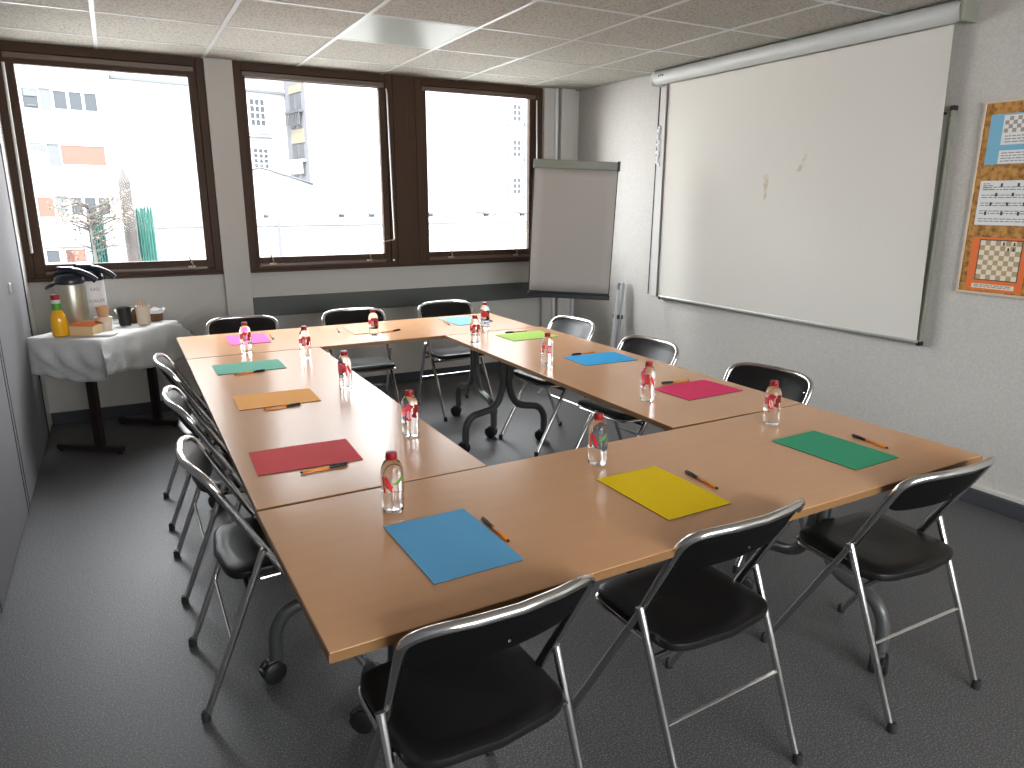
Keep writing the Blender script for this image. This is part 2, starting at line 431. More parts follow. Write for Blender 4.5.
ft_ = make_table(0.243, 2.395, 1.168, 1.872, 'x', (0.50, 2.095), 'front conference table with the blue, yellow and dark green folders')
ft_.rotation_euler = (0, 0, 0.0157); ft_.location.y = 1.5205
make_table(0.240, 0.932, 1.870, 3.985, 'y', (2.17, 3.70), 'left conference table with the red, orange and teal folders in a row')
make_table(1.703, 2.395, 1.894, 3.988, 'y', (2.10, 3.84), 'right conference table with the magenta, bright blue and light green folders')
make_table(0.240, 2.360, 3.993, 4.685, 'x', (0.48, 2.07), 'far conference table nearest the windows with the pink and beige folders')

# ------------------------------------------------------------------ folding chair
def chair_y(z): return -0.05 - (z-0.535)*0.54         # rake of the back tube
def make_chair():
    root = empty('folding_chair')
    # continuous front leg + back tube
    z1 = 0.72
    left = [(-0.205, 0.252, 0.012), (-0.199, -0.04, 0.520), (-0.215, chair_y(z1), z1)]
    right = [(-x, y, z) for (x, y, z) in left][::-1]
    zt = 0.792
    arch = []
    N = 24
    for i in range(N+1):                            # superellipse arch, bowed rearward in the middle
        t = PI - PI*i/N
        cx, sz = math.cos(t), math.sin(t)
        x = 0.215*math.copysign(abs(cx)**0.42, cx); z = z1 + (zt-z1)*abs(sz)**0.55
        arch.append((x, chair_y(z) - 0.042*(1-(x/0.215)**2), z))
    bm = bmesh.new(); tube(bm, left[:-1] + arch + right[1:], 0.0120, 12)
    link('back_frame', bm, M['chrome'], root, True)
    for s in (-1, 1):                               # rear legs
        bm = bmesh.new()
        tube(bm, [(s*0.2195, -0.045, 0.520), (s*0.218, -0.143, 0.275), (s*0.214, -0.250, 0.012)], 0.0108, 12)
        link('rear_leg', bm, M['chrome'], root, True)
        bm = bmesh.new()
        tube(bm, [(s*0.199, -0.040, 0.514), (s*0.2285, -0.040, 0.514)], 0.0055, 10)
        tube(bm, [(s*0.2195, -0.048, 0.508), (s*0.2195, -0.042, 0.524)], 0.0118, 10)
        link('hinge', bm, M['chrome'], root, True)
        for (x, y) in ((s*0.205, 0.254), (s*0.214, -0.252)):
            bm = bmesh.new(); lathe(bm, [(0.0135, 0), (0.0135, 0.026), (0.0115, 0.030)], (x, y, 0), 12)
            link('foot_cap', bm, M['rubber'], root, True)
    bm = bmesh.new(); tube(bm, [(-0.217, -0.157, 0.240), (0.217, -0.157, 0.240)], 0.0055, 8)
    link('cross_rail', bm, M['chrome'], root, True)
    bm = bmesh.new(); tube(bm, [(-0.201, 0.040, 0.395), (0.201, 0.040, 0.395)], 0.007, 8)
    tube(bm, [(-0.216, -0.095, 0.405), (0.216, -0.095, 0.405)], 0.007, 8)
    for s in (-1, 1): tube(bm, [(s*0.15, 0.040, 0.395), (s*0.15, -0.095, 0.405)], 0.006, 8)
    link('seat_bracket', bm, M['black'], root, True)
    # seat: rounded cushion
    def outline(k=1.0, n=48):
        pts = []
        for i in range(n):
            t = 2*PI*i/n
            cx, sy = math.cos(t), math.sin(t)
            e = 0.22
            x = 0.201*math.copysign(abs(cx)**e, cx); y = 0.178*math.copysign(abs(sy)**e, sy)
            if sy < 0: y = 0.146*math.copysign(abs(sy)**0.28, sy) - 0.032*(1-min(1, (x/0.201)**2))
            if sy > 0: x *= 1-0.035*sy
            pts.append((x*k, 0.012+y*k))
        return pts
    def seat_z(y, u): return 0.452 + 0.05*(y+0.13)*0.8 - 0.010*(1-u)   # front a little higher
    bm = bmesh.new(); rings = []
    for (k, dz) in ((0.955, -0.028), (0.99, -0.022), (1.0, -0.010), (0.985, -0.002), (0.93, 0.004), (0.7, 0.006), (0.35, 0.002), (0.05, 0.0)):
        rings.append([bm.verts.new((x, y, seat_z(y, 1)+dz-0.006*(1-abs(x)/0.2)*(k < 0.9))) for x, y in outline(k)])
    for a, b in zip(rings, rings[1:]):
        n = len(a)
        for i in range(n): bm.faces.new((a[i], a[(i+1) % n], b[(i+1) % n], b[i])).smooth = True
    bm.faces.new(rings[0][::-1]); bm.faces.new(rings[-1])
    link('seat', bm, M['vinyl'], root, True)
    bm = bmesh.new(); rimp = sorted([q for q in outline(1.0, 96) if q[1] > -0.06], key=lambda q: math.atan2(q[0], q[1]-0.012))
    tube(bm, [(x, y, seat_z(y, 1)-0.033) for x, y in rimp], 0.0065, 8)
    link('seat_rim', bm, M['chrome'], root, True)
    # backrest: curved padded panel with rounded lower corners
    bm = bmesh.new()
    NX, NZ = 22, 8
    front, back = [], []
    for j in range(NZ+1):
        fr, bk = [], []
        for i in range(NX+1):
            s = -1+2*i/NX
            x = s*0.207
            cc = min(1.0, (abs(x)/0.215)**(1/0.42)); ztop = z1 - 0.004 + (zt-0.004-z1)*(max(0.0, 1-cc*cc))**0.275
            zbot = 0.655 + 0.030*abs(s)**10 + 0.006*(1-s*s)
            z = zbot + (ztop-zbot)*j/NZ
            y = chair_y(z) - 0.042*(1-(x/0.215)**2)
            edge = max(0, 1-abs(s)**6)*max(0, 1-abs(2*j/NZ-1)**6)
            fr.append(bm.verts.new((x, y+0.004+0.012*edge, z))); bk.append(bm.verts.new((x, y-0.003-0.004*edge, z)))
        front.append(fr); back.append(bk)
    for j in range(NZ):
        for i in range(NX):
            bm.faces.new((front[j][i], front[j][i+1], front[j+1][i+1], front[j+1][i])).smooth = True
            bm.faces.new((back[j][i+1], back[j][i], back[j+1][i], back[j+1][i+1])).smooth = True
    for i in range(NX):
        bm.faces.new((front[0][i+1], front[0][i], back[0][i], back[0][i+1])); bm.faces.new((front[NZ][i], front[NZ][i+1], back[NZ][i+1], back[NZ][i]))
    for j in range(NZ):
        bm.faces.new((front[j][0], front[j+1][0], back[j+1][0], back[j][0])); bm.faces.new((front[j+1][NX], front[j][NX], back[j][NX], back[j+1][NX]))
    for f_ in bm.faces:  # rear faces take the colour darkened for shade
        if f_.calc_center_median().y < chair_y(f_.calc_center_median().z) - 0.042*(1-(f_.calc_center_median().x/0.215)**2): f_.material_index = 1
    br = link('backrest', bm, None, root, True, mats=[M['vinyl'], M['shell']])
    for s in (-1, 1):
        bm = bmesh.new(); y = chair_y(0.70)-0.042*(1-(0.165/0.215)**2)-0.010
        tube(bm, [(s*0.168, y+0.001, 0.728), (s*0.192, y+0.008, 0.730)], 0.0035, 8)
        link('back_clip', bm, M['chrome'], root, True)
    bm = bmesh.new(); tube(bm, [(0, chair_y(0.70)-0.048, 0.70), (0, chair_y(0.70)-0.052, 0.70)], 0.0035, 10)
    link('rivet', bm, M['chrome'], root, True)
    return root
D = math.radians
CH = [ # x, y (centre of the feet), heading, label
    (0.576, 1.274, D(3), 'black folding chair at the front table before the blue folder, nearest the camera'),
    (1.292, 1.332, D(3), 'black folding chair at the front table before the yellow folder'),
    (2.088, 1.290, D(-1), 'black folding chair at the front table before the dark green folder'),
    (0.318, 2.285, D(-90), 'black folding chair tucked at the left table beside the red folder'),
    (0.318, 3.030, D(-90), 'black folding chair tucked at the left table beside the orange folder'),
    (0.318, 3.775, D(-90), 'black folding chair tucked at the left table beside the teal folder'),
    (0.630, 4.735, D(172), 'black folding chair at the far table behind the pink folder'),
    (1.390, 4.735, D(177), 'black folding chair at the far table behind the beige folder'),
    (2.130, 4.800, D(181), 'black folding chair at the far table behind the pale blue folder'),
    (2.370, 3.825, D(95), 'black folding chair at the right table beside the light green folder'),
    (2.350, 3.020, D(95), 'black folding chair at the right table beside the bright blue folder'),
    (2.385, 2.195, D(98), 'black folding chair at the right table beside the magenta folder'),
]
chair0 = make_chair()
tag(chair0, CH[0][3], 'chair', 'folding chairs around the conference tables')
chair0.location = (CH[0][0], CH[0][1], 0); chair0.rotation_euler = (0, 0, CH[0][2])
for (x, y, a, lab) in CH[1:]:
    dup(chair0, (x, y, 0), a, lab)

# ------------------------------------------------------------------ folders
FOLD = [ # name colour, x, y, rotation (0 = long side along y)
    ('blue', (0.15, 0.47, 0.80), 0.620, 1.446, D(1), 'blue folder on the front table nearest the camera'),
    ('yellow', (0.95, 0.66, 0.006), 1.277, 1.452, D(0.5), 'yellow folder in the middle of the front table'),
    ('dark green', (0.06, 0.40, 0.22), 2.018, 1.457, D(2), 'dark green folder at the right end of the front table'),
    ('red', (0.80, 0.07, 0.085), 0.449, 2.220, D(88), 'red folder on the left table'),
    ('orange', (0.92, 0.40, 0.065), 0.502, 2.973, D(89), 'orange folder on the left table'),
    ('teal', (0.09, 0.38, 0.27), 0.498, 3.645, D(90.5), 'teal green folder on the left table by its far end'),
    ('pink', (0.88, 0.12, 0.42), 0.612, 4.420, D(-2), 'pink folder on the far table behind a water bottle'),
    ('beige', (0.85, 0.49, 0.29), 1.335, 4.425, D(-3), 'pale beige folder in the middle of the far table'),
    ('pale blue', (0.20, 0.50, 0.93), 2.030, 4.440, D(2), 'pale blue folder at the right end of the far table'),
    ('light green', (0.42, 0.68, 0.10), 2.140, 3.735, D(91), 'light green folder at the far end of the right table'),
    ('bright blue', (0.035, 0.42, 0.85), 2.155, 2.984, D(88), 'bright blue folder in the middle of the right table'),
    ('magenta', (0.85, 0.055, 0.17), 2.160, 2.259, D(92), 'magenta folder at the near end of the right table'),
]
for (n, c, x, y, a, lab) in FOLD:
    m = mat('folder_' + n.replace(' ', '_'), c, 0.7, spec=0.12, bump=(300, 0.05, 0.0005))
    r = tag(empty('paper_folder', (x, y, TZ), a), lab, 'folder', 'coloured paper folders laid at each seat')
    bm = bmesh.new()
    w, h = 0.112, 0.160
    for (x_, y_, z_) in ((w, h, 0.0034),):          # top cover with a slight lift at the open side, plus spine
        g = [[bm.verts.new((-w+2*w*i/8, -h+2*h*j/8, 0.0030+0.0012*math.sin(PI*j/8)*(i/8))) for i in range(9)] for j in range(9)]
        g2 = [[bm.verts.new((v.co.x, v.co.y, v.co.z-0.0007)) for v in row] for row in g]
        for j in range(8):
            for i in range(8):
                bm.faces.new((g[j][i], g[j][i+1], g[j+1][i+1], g[j+1][i])); bm.faces.new((g2[j][i+1], g2[j][i], g2[j+1][i], g2[j+1][i+1]))
        per = [(0, i) for i in range(8)] + [(j, 8) for j in range(8)] + [(8, 8-i) for i in range(8)] + [(8-j, 0) for j in range(8)]
        for q in range(len(per)):
            (j0, i0), (j1, i1) = per[q], per[(q+1) % len(per)]
            bm.faces.new((g[j0][i0], g[j1][i1], g2[j1][i1], g2[j0][i0]))
    link('cover', bm, m, r)
    bm = bmesh.new(); box(bm, (-w+0.001, -h+0.001, 0.0002), (w-0.003, h-0.002, 0.0022)); link('inner_sheets', bm, M['pages'], r)

# ------------------------------------------------------------------ pens (black end first)
PENS = [((0.745, 1.527), (0.744, 1.379), 'orange pen lying beside the blue folder'),
    ((1.437, 1.530), (1.426, 1.382), 'orange pen lying beside the yellow folder'),
    ((2.194, 1.517), (2.178, 1.369), 'orange pen lying beside the dark green folder'),
    ((0.549, 2.082), (0.401, 2.072), 'orange pen lying in front of the red folder'),
    ((0.572, 2.838), (0.425, 2.822), 'orange pen lying in front of the orange folder'),
    ((0.553, 3.520), (0.406, 3.490), 'orange pen lying in front of the teal folder'),
    ((0.742, 4.330), (0.752, 4.478), 'pen lying beside the pink folder'),
    ((1.150, 4.375), (1.175, 4.520), 'dark pen on the far table left of the beige folder'),
    ((1.520, 4.285), (1.385, 4.240), 'pen lying at the near right corner of the beige folder'),
    ((1.872, 4.300), (1.890, 4.447), 'pen lying left of the pale blue folder'),
    ((2.190, 4.300), (2.195, 4.448), 'pen on the far table right of the pale blue folder'),
    ((2.062, 3.872), (2.208, 3.865), 'orange pen lying behind the light green folder'),
    ((2.065, 3.118), (2.213, 3.123), 'pen lying behind the bright blue folder'),
    ((2.088, 2.413), (2.235, 2.395), 'orange pen lying behind the magenta folder')]
pr = empty('ballpoint_pen')
bm = bmesh.new(); tube(bm, [(0, 0.055, 0), (0, 0.142, 0)], 0.0041, 6); link('barrel', bm, M['orange_pen'], pr)
bm = bmesh.new(); tube(bm, [(0, 0.0, 0), (0, 0.004, 0), (0, 0.058, 0)], [0.0028, 0.0046, 0.0052], 12)
box(bm, (-0.0018, 0.004, 0.0042), (0.0018, 0.044, 0.0062), 0.0006); link('cap', bm, M['black'], pr, True)
bm = bmesh.new(); tube(bm, [(0, 0.141, 0), (0, 0.146, 0), (0, 0.148, 0)], [0.0038, 0.0036, 0.0025], 10); link('end_plug', bm, M['black'], pr, True)
first = True
for (a, b, lab) in PENS:
    ang = math.atan2(b[1]-a[1], b[0]-a[0]) - PI/2
    if first: p = pr; p.location = (a[0], a[1], TZ+0.0050); p.rotation_euler = (0, 0, ang); tag(p, lab, 'pen', 'pens laid beside the folders'); first = False
    else: dup(pr, (a[0], a[1], TZ+0.0050), ang, lab)

# ------------------------------------------------------------------ water bottles
def patch(bm, poly, r, mi=0, da=4.0, dz=0.0016):
    """fill polygon (degrees, height) on a cylinder with small cells"""
    def inside(a, z):
        c = False; n = len(poly)
        for i in range(n):
            (x1, y1), (x2, y2) = poly[i], poly[i-1]
            if (y1 > z) != (y2 > z) and a < (x2-x1)*(z-y1)/(y2-y1)+x1: c = not c
        return c
    a0, a1 = min(p[0] for p in poly), max(p[0] for p in poly); z0, z1 = min(p[1] for p in poly), max(p[1] for p in poly)
    na = max(1, int((a1-a0)/da)); nz = max(1, int((z1-z0)/dz))
    vs = {}
    def V(i, j):
        if (i, j) not in vs:
            a = math.radians(a0+(a1-a0)*i/na); vs[(i, j)] = bm.verts.new((r*math.cos(a), r*math.sin(a), z0+(z1-z0)*j/nz))
        return vs[(i, j)]
    for i in range(na):
        for j in range(nz):
            if inside(a0+(a1-a0)*(i+0.5)/na, z0+(z1-z0)*(j+0.5)/nz):
                f = bm.faces.new((V(i, j), V(i+1, j), V(i+1, j+1), V(i, j+1))); f.material_index = mi; f.smooth = True
def make_bottle():
    root = empty('water_bottle')
    bm = bmesh.new()
    prof = [(0.004, 0.004), (0.016, 0.002), (0.024, 0.0), (0.0285, 0.004), (0.0295, 0.012), (0.0285, 0.020), (0.0298, 0.028), (0.0290, 0.036), (0.0275, 0.044), (0.0290, 0.050), (0.0300, 0.056),
            (0.0300, 0.104), (0.0298, 0.112), (0.0285, 0.121), (0.0258, 0.130), (0.0215, 0.138), (0.0165, 0.144), (0.0125, 0.148), (0.0118, 0.156)]
    lathe(bm, prof, seg=28)
    for v in bm.verts:                              # petal base
        if v.co.z < 0.045 and v.co.z > 0.0:
            a = math.atan2(v.co.y, v.co.x); k = 1 - 0.05*(0.5+0.5*math.cos(6*a))*(1-v.co.z/0.045)
            v.co.x *= k; v.co.y *= k
    link('body', bm, M['water'], root, True)
    bm = bmesh.new()
    lathe(bm, [(0.0142, 0.147), (0.0148, 0.1485), (0.0148, 0.161), (0.0138, 0.1645), (0.011, 0.1652)], seg=24)
    lathe(bm, [(0.0152, 0.1465), (0.0152, 0.1490)], seg=24)
    link('cap', bm, M['cap_red'], root, True)
    bm = bmesh.new(); R = 0.0305
    # logo side: red wedge V with a green leaf stroke
    patch(bm, [(-58, 0.100), (-38, 0.107), (-14, 0.078), (-6, 0.092), (-16, 0.066), (-26, 0.068)], R, 0)
    patch(bm, [(-70, 0.104), (-58, 0.104), (-50, 0.062), (-60, 0.060)], R, 0)
    patch(bm, [(-8, 0.084), (10, 0.092), (34, 0.104), (44, 0.104), (40, 0.092), (14, 0.084)], R, 1)
    link('front_label', bm, None, root, True, mats=[M['lab_red'], M['lab_green'], M['lab_white']])
    bm = bmesh.new()
    patch(bm, [(106, 0.064), (106, 0.104), (142, 0.104), (142, 0.064)], R, 0)
    patch(bm, [(114, 0.074), (114, 0.098), (118, 0.098), (118, 0.074)], R+0.0004, 2, 2)
    patch(bm, [(124, 0.068), (124, 0.098), (128, 0.098), (128, 0.068)], R+0.0004, 2, 2)
    patch(bm, [(134, 0.072), (134, 0.094), (138, 0.094), (138, 0.072)], R+0.0004, 2, 2)
    link('back_label', bm, None, root, True, mats=[M['lab_red'], M['lab_green'], M['lab_white']])
    return root
BOT = [ # x, y, side facing camera (V / R), label
    (0.562, 1.691, 'V', 'water bottle on the front table behind the blue folder'),
    (1.245, 1.721, 'V', 'water bottle on the front table behind the yellow folder'),
    (2.058, 1.759, 'R', 'water bottle on the front table behind the dark green folder'),
    (0.827, 2.262, 'R', 'water bottle on the left table right of the red folder'),
    (0.811, 3.028, 'N', 'water bottle on the left table right of the orange folder'),
    (0.802, 3.756, 'R', 'water bottle on the left table right of the teal folder'),
    (0.547, 4.035, 'R', 'water bottle standing in front of the pink folder'),
    (1.308, 4.167, 'R', 'water bottle standing in front of the beige folder'),
    (1.760, 3.680, 'R', 'water bottle at the left edge of the light green folder, nearer of two'),
    (2.051, 4.134, 'N', 'water bottle standing in front of the pale blue folder'),
    (1.835, 2.996, 'R2', 'water bottle on the right table left of the bright blue folder'),
    (1.858, 2.232, 'N', 'water bottle on the right table left of the magenta folder')]
bot = make_bottle()
for i, (x, y, s, lab) in enumerate(BOT):
    to_cam = math.atan2(-y, -x)
    a = to_cam + {'V': D(12), 'R': D(-135), 'R2': D(-105), 'N': D(70)}[s]
    if i == 0: bot.location = (x, y, TZ+0.0003); bot.rotation_euler = (0, 0, a); tag(bot, lab, 'bottle', 'small water bottles on the tables')
    else: dup(bot, (x, y, TZ+0.0003), a, lab)

# ------------------------------------------------------------------ projection screen + whiteboard
XS = 3.792
ps = tag(empty('projection_screen', (XS, 3.37, 0.80)), 'large pulled-down projection screen with faint brown stains over the whiteboard', 'screen')
def loc(o, p): o.location = -Vector(p.location); return o
bm = bmesh.new()
NY, NZ = 40, 6
y0, y1, z0, z1 = 2.325, 4.462, 0.806, 2.40
def bulge(t):                                        # fabric edges curl very slightly towards the room
    return -0.012*max(0, (0.08-t)/0.08)**2 - 0.006*max(0, (t-0.95)/0.05)**2
A = [[bm.verts.new((XS+bulge(i/NY), (2.303+0.043*j/NZ)+(y1-(2.303+0.043*j/NZ))*i/NY, z0+(z1-z0)*j/NZ)) for i in range(NY+1)] for j in range(NZ+1)]
B = [[bm.verts.new((v.co.x+0.0015, v.co.y, v.co.z)) for v in r] for r in A]
for j in range(NZ):
    for i in range(NY):
        bm.faces.new((A[j][i], A[j][i+1], A[j+1][i+1], A[j+1][i])); bm.faces.new((B[j][i+1], B[j][i], B[j+1][i], B[j+1][i+1]))
for i in range(NY):
    bm.faces.new((A[0][i], B[0][i], B[0][i+1], A[0][i+1])); bm.faces.new((A[NZ][i], A[NZ][i+1], B[NZ][i+1], B[NZ][i]))
for j in range(NZ):
    bm.faces.new((A[j][0], A[j+1][0], B[j+1][0], B[j][0])); bm.faces.new((A[j][NY], B[j][NY], B[j+1][NY], A[j+1][NY]))
fab = loc(link('fabric', bm, M['screen'], ps, True), ps)
bm = bmesh.new()
def blob(bm, cy, cz, ry, rz, tilt, x=XS-0.0006, n=16):
    c = bm.verts.new((x, cy, cz)); ring = []
    for i in range(n):
        a = 2*PI*i/n; k = 1+0.22*math.sin(3*a+cy*9)+0.12*math.sin(5*a)
        u, w = ry*k*math.cos(a), rz*k*math.sin(a)
        ring.append(bm.verts.new((x, cy+u*math.cos(tilt)-w*math.sin(tilt), cz+u*math.sin(tilt)+w*math.cos(tilt))))
    for i in range(n): bm.faces.new((c, ring[i], ring[(i+1) % n]))
blob(bm, 3.469, 1.650, 0.019, 0.085, -0.05); blob(bm, 3.194, 1.771, 0.016, 0.058, 0.5)
st = link('stain', bm, M['stain'], fab)
bm = bmesh.new(); box(bm, (XS-0.006, 2.303, 0.792), (XS+0.008, 4.47, 0.808), 0.003); loc(link('bottom_bar', bm, M['alu'], ps), ps)
bm = bmesh.new(); t = bmesh.new()
tube(t, [(0, 0, 0), (0, 2.30, 0)], 0.050, 24); merge(bm, t, 0, Matrix.Translation((3.755, 2.285, 2.452)))
box(bm, (3.760, 2.285, 2.425), (3.838, 4.585, 2.502), 0.004)
loc(link('roller_case', bm, M['case'], ps, True), ps)
for y in (2.262, 4.583):
    bm = bmesh.new(); box(bm, (3.703, y, 2.395), (3.838, y+0.022, 2.505), 0.012); loc(link('end_cap', bm, M['board_edge'] if y < 3 else M['case'], ps), ps)
bm = bmesh.new()
for k in range(3): box(bm, (3.7035-0.0, 4.50-0.022*k, 2.450+0.004*(k % 2)), (3.7055, 4.515-0.022*k, 2.460+0.004*(k % 2)))
loc(link('maker_mark', bm, M['ink'], ps), ps)

wb = tag(empty('whiteboard', (3.83, 3.42, 0.78)), 'wall whiteboard mostly hidden behind the projection screen, right edge showing', 'whiteboard')
bm = bmesh.new(); box(bm, (3.815, 2.315, 0.795), (3.838, 4.465, 2.0)); loc(link('board', bm, M['board'], wb), wb)
bm = bmesh.new()
for a, b in (((2.300, 0.778), (4.475, 0.796)), ((2.300, 1.998), (4.475, 2.014)), ((2.300, 0.796), (2.316, 1.998)), ((4.460, 0.796), (4.475, 1.998))):
    box(bm, (3.805, a[0], a[1]), (3.839, b[0], b[1]), 0.003)
loc(link('board_trim', bm, M['board_edge'], wb), wb)
for (y, z) in ((2.296, 0.774), (4.475, 0.774), (2.296, 1.995)):
    bm = bmesh.new(); box(bm, (3.802, y, z), (3.8395, y+0.022, z+0.024), 0.004); loc(link('corner_cap', bm, M['black'], wb), wb)
bm = bmesh.new(); tube(bm, [(3.81, 2.335, 1.985), (3.80, 2.360, 1.980)], 0.008, 8); loc(link('clip', bm, M['black'], wb, True), wb)

# white trunking with cable and crumpled tape
bm = bmesh.new(); box(bm, (3.826, 4.552, 0.79), (3.839, 4.625, 2.41), 0.003)
tr = tag(link('cable_trunking', bm, M['trunk']), 'thin white vertical trunking on the wall left of the projection screen', 'trunking')
bm = bmesh.new(); tube(bm, [(3.823, 4.626, 2.42), (3.823, 4.626, 2.38), (3.823, 4.650, 0.80)], 0.0045, 8); link('cable', bm, M['black'], tr, True)
bm = bmesh.new()
for k in range(16):
    a, zz = random.uniform(0, PI), 1.83+0.012*k*1.5
    t = bmesh.new(); bmesh.ops.create_icosphere(t, subdivisions=1, radius=0.022)
    for v in t.verts: v.co = Vector((v.co.x*0.45+random.uniform(-.004, .004), v.co.y*random.uniform(0.7, 1.2), v.co.z*0.9))
    merge(bm, t, 0, Matrix.Translation((3.822, 4.61+random.uniform(-.015, .012), zz)))
link('tape_wrap', bm, M['tape'], tr)

# ------------------------------------------------------------------ cork board with chess sheets
XC = 3.825
cb = tag(empty('notice_board', (3.83, 1.80, 1.09)), 'cork notice board on the right wall pinned with three chess sheets', 'notice board')
bm = bmesh.new(); box(bm, (XC, 1.405, 1.100), (3.839, 2.148, 2.008)); loc(link('cork_panel', bm, M['cork'], cb), cb)
bm = bmesh.new()
for a, b in (((1.395, 1.088), (2.158, 1.100)), ((1.395, 2.008), (2.158, 2.020)), ((2.148, 1.10), (2.158, 2.008)), ((1.395, 1.10), (1.405, 2.008))):
    box(bm, (XC-0.006, a[0], a[1]), (3.8395, b[0], b[1]), 0.002)
loc(link('frame', bm, M['board_frame'], cb), cb)
def quad(bm, x, ya, yb, za, zb, mi=0, th=0.0006):
    box(bm, (x-th, min(ya, yb), min(za, zb)), (x, max(ya, yb), max(za, zb)), 0, mi)
# note: on this wall, y decreases to the right as seen from the room
def sheet(label, base, yL, yR, zB, zT, draw, mats):
    bm = bmesh.new(); quad(bm, XC-0.0005, yL, yR, zB, zT, 0, 0.0008)
    draw(bm)
    return tag(link('poster', bm, None, mats=[base]+mats), label, 'poster', 'chess sheets on the cork board')
def checker(bm, yL, zT, s, n, mi_a, mi_b, x=XC-0.0013, nz=None):
    for i in range(n):
        for j in range(nz or n):
            quad(bm, x, yL-s*i, yL-s*(i+1), zT-s*j, zT-s*(j+1), mi_a if (i+j) % 2 else mi_b)
def lines(bm, y0, y1, z0, z1, n, mi, x=XC-0.0020):
    for k in range(n):
        z = z1-(z1-z0)*(k+0.5)/n; y = y0
        while y > y1+0.012:
            w = random.uniform(0.010, 0.03); quad(bm, x, y, max(y1, y-w), z-0.0022, z+0.0022, mi); y -= w+0.005
def d1(bm):
    quad(bm, XC-0.0013, 2.057, 1.80, 1.812, 1.948, 1); quad(bm, XC-0.0013, 2.057, 1.80, 1.724, 1.786, 1)
    checker(bm, 2.050, 1.942, 0.0185, 8, 2, 1, XC-0.0018, 4)
    lines(bm, 2.040, 1.83, 1.818, 1.858, 3, 3, XC-0.0024); lines(bm, 2.045, 1.83, 1.730, 1.780, 4, 3, XC-0.0020)
sheet('blue sheet with a small chess diagram, top of the cork board', M['poster_blue'], 2.118, 1.79, 1.722, 1.955, d1, [M['poster_white'], M['sq_dark'], M['ink_soft']])
def d2(bm):
    for k in range(5): 
        lines(bm, 2.105, 1.70, 1.445+0.038*k, 1.468+0.038*k, 2, 1, XC-0.0014)
    lines(bm, 2.105, 2.06, 1.60, 1.635, 4, 1, XC-0.0014)
    for k in range(20):
        y = 2.08-0.019*k
        quad(bm, XC-0.0020, y, y-0.010, 1.480+0.045*(k % 4), 1.497+0.045*(k % 4), 2)
sheet('white sheet of dense dark print in the middle of the cork board', M['poster_white'], 2.120, 1.69, 1.432, 1.645, d2, [M['ink_soft'], M['ink']])
def d3(bm):
    quad(bm, XC-0.0011, 2.078, 1.876, 1.160, 1.362, 4, 0.0004)
    checker(bm, 2.073, 1.357, 0.0240, 8, 1, 2)
    for (i, j) in ((4.6, 0.5), (6.6, 0.5), (5.6, 1.6), (6.6, 1.6)):
        y, z = 2.073-0.024*i, 1.357-0.024*j
        quad(bm, XC-0.0020, y+0.004, y-0.004, z-0.008, z+0.006, 4); quad(bm, XC-0.0020, y+0.006, y-0.006, z-0.009, z-0.005, 4)
    quad(bm, XC-0.0013, 2.085, 1.885, 1.120, 1.142, 2); lines(bm, 2.075, 1.895, 1.124, 1.140, 2, 3)
sheet('orange sheet with a large chess diagram, bottom of the cork board', M['poster_orange'], 2.116, 1.850, 1.108, 1.372, d3, [M['sq_tan'], M['sq_light'], M['ink_soft'], M['ink']])
# ------------------------------------------------------------------ flipchart
fc_l, fc_r = Vector((2.87, 5.0, 0)), Vector((3.43, 4.66, 0))
ctr = (fc_l+fc_r)/2; hd = math.atan2(fc_r.y-fc_l.y, fc_r.x-fc_l.x); hw = (fc_r-fc_l).length/2
fc = tag(empty('flipchart', (ctr.x, ctr.y, 0), hd), 'flipchart easel with a blank paper pad in the far right corner', 'flipchart')
def rotx(o): return o
bm = bmesh.new(); box(bm, (-hw, 0.0, 0.80), (hw, 0.016, 1.84), 0.003); link('board', bm, M['black'], fc)
bm = bmesh.new()
g = [[None]*9 for _ in range(13)]
for j in range(13):
    for i in range(9):
        x = -hw+0.008+(2*hw-0.016)*i/8; z = 0.835+(1.79-0.835)*j/12
        g[j][i] = bm.verts.new((x, -0.010-0.003*math.sin(j*0.9+i*0.3)*(1-j/12), z))
for j in range(12):
    for i in range(8): bm.faces.new((g[j][i], g[j][i+1], g[j+1][i+1], g[j+1][i])).smooth = True
r = bmesh.ops.extrude_face_region(bm, geom=bm.faces[:])
for v in [e for e in r['geom'] if isinstance(e, bmesh.types.BMVert)]: v.co.y = -0.001
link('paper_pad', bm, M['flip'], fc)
bm = bmesh.new(); box(bm, (-hw-0.004, -0.024, 1.785), (hw-0.01, 0.018, 1.850), 0.006); link('paper_clamp', bm, M['flip_bar'], fc)
bm = bmesh.new(); box(bm, (hw-0.012, -0.026, 1.780), (hw+0.010, 0.020, 1.855), 0.005); link('clamp_end', bm, M['black'], fc)
bm = bmesh.new(); box(bm, (-hw-0.003, -0.035, 0.785), (hw+0.003, 0.018, 0.822), 0.004); link('pen_tray', bm, M['black'], fc)
bm = bmesh.new(); tube(bm, [(0.03, 0.035, 0.24), (0.03, 0.035, 1.5)], 0.020, 14); link('pole', bm, M['grey_rail'], fc, True)
bm = bmesh.new(); tube(bm, [(0.03, 0.035, 0.20), (0.03, 0.035, 0.30)], 0.028, 14); link('collar', bm, M['black'], fc, True)
for k in range(3):
    a = D(90+120*k); bm = bmesh.new()
    tube(bm, fillet([(0.03+0.02*math.cos(a), 0.035+0.02*math.sin(a), 0.26), (0.03+0.10*math.cos(a), 0.035+0.10*math.sin(a), 0.20), (0.03+0.30*math.cos(a), 0.035+0.30*math.sin(a), 0.012)], 0.05), 0.013, 10)
    link('leg', bm, M['grey_rail'], fc, True)

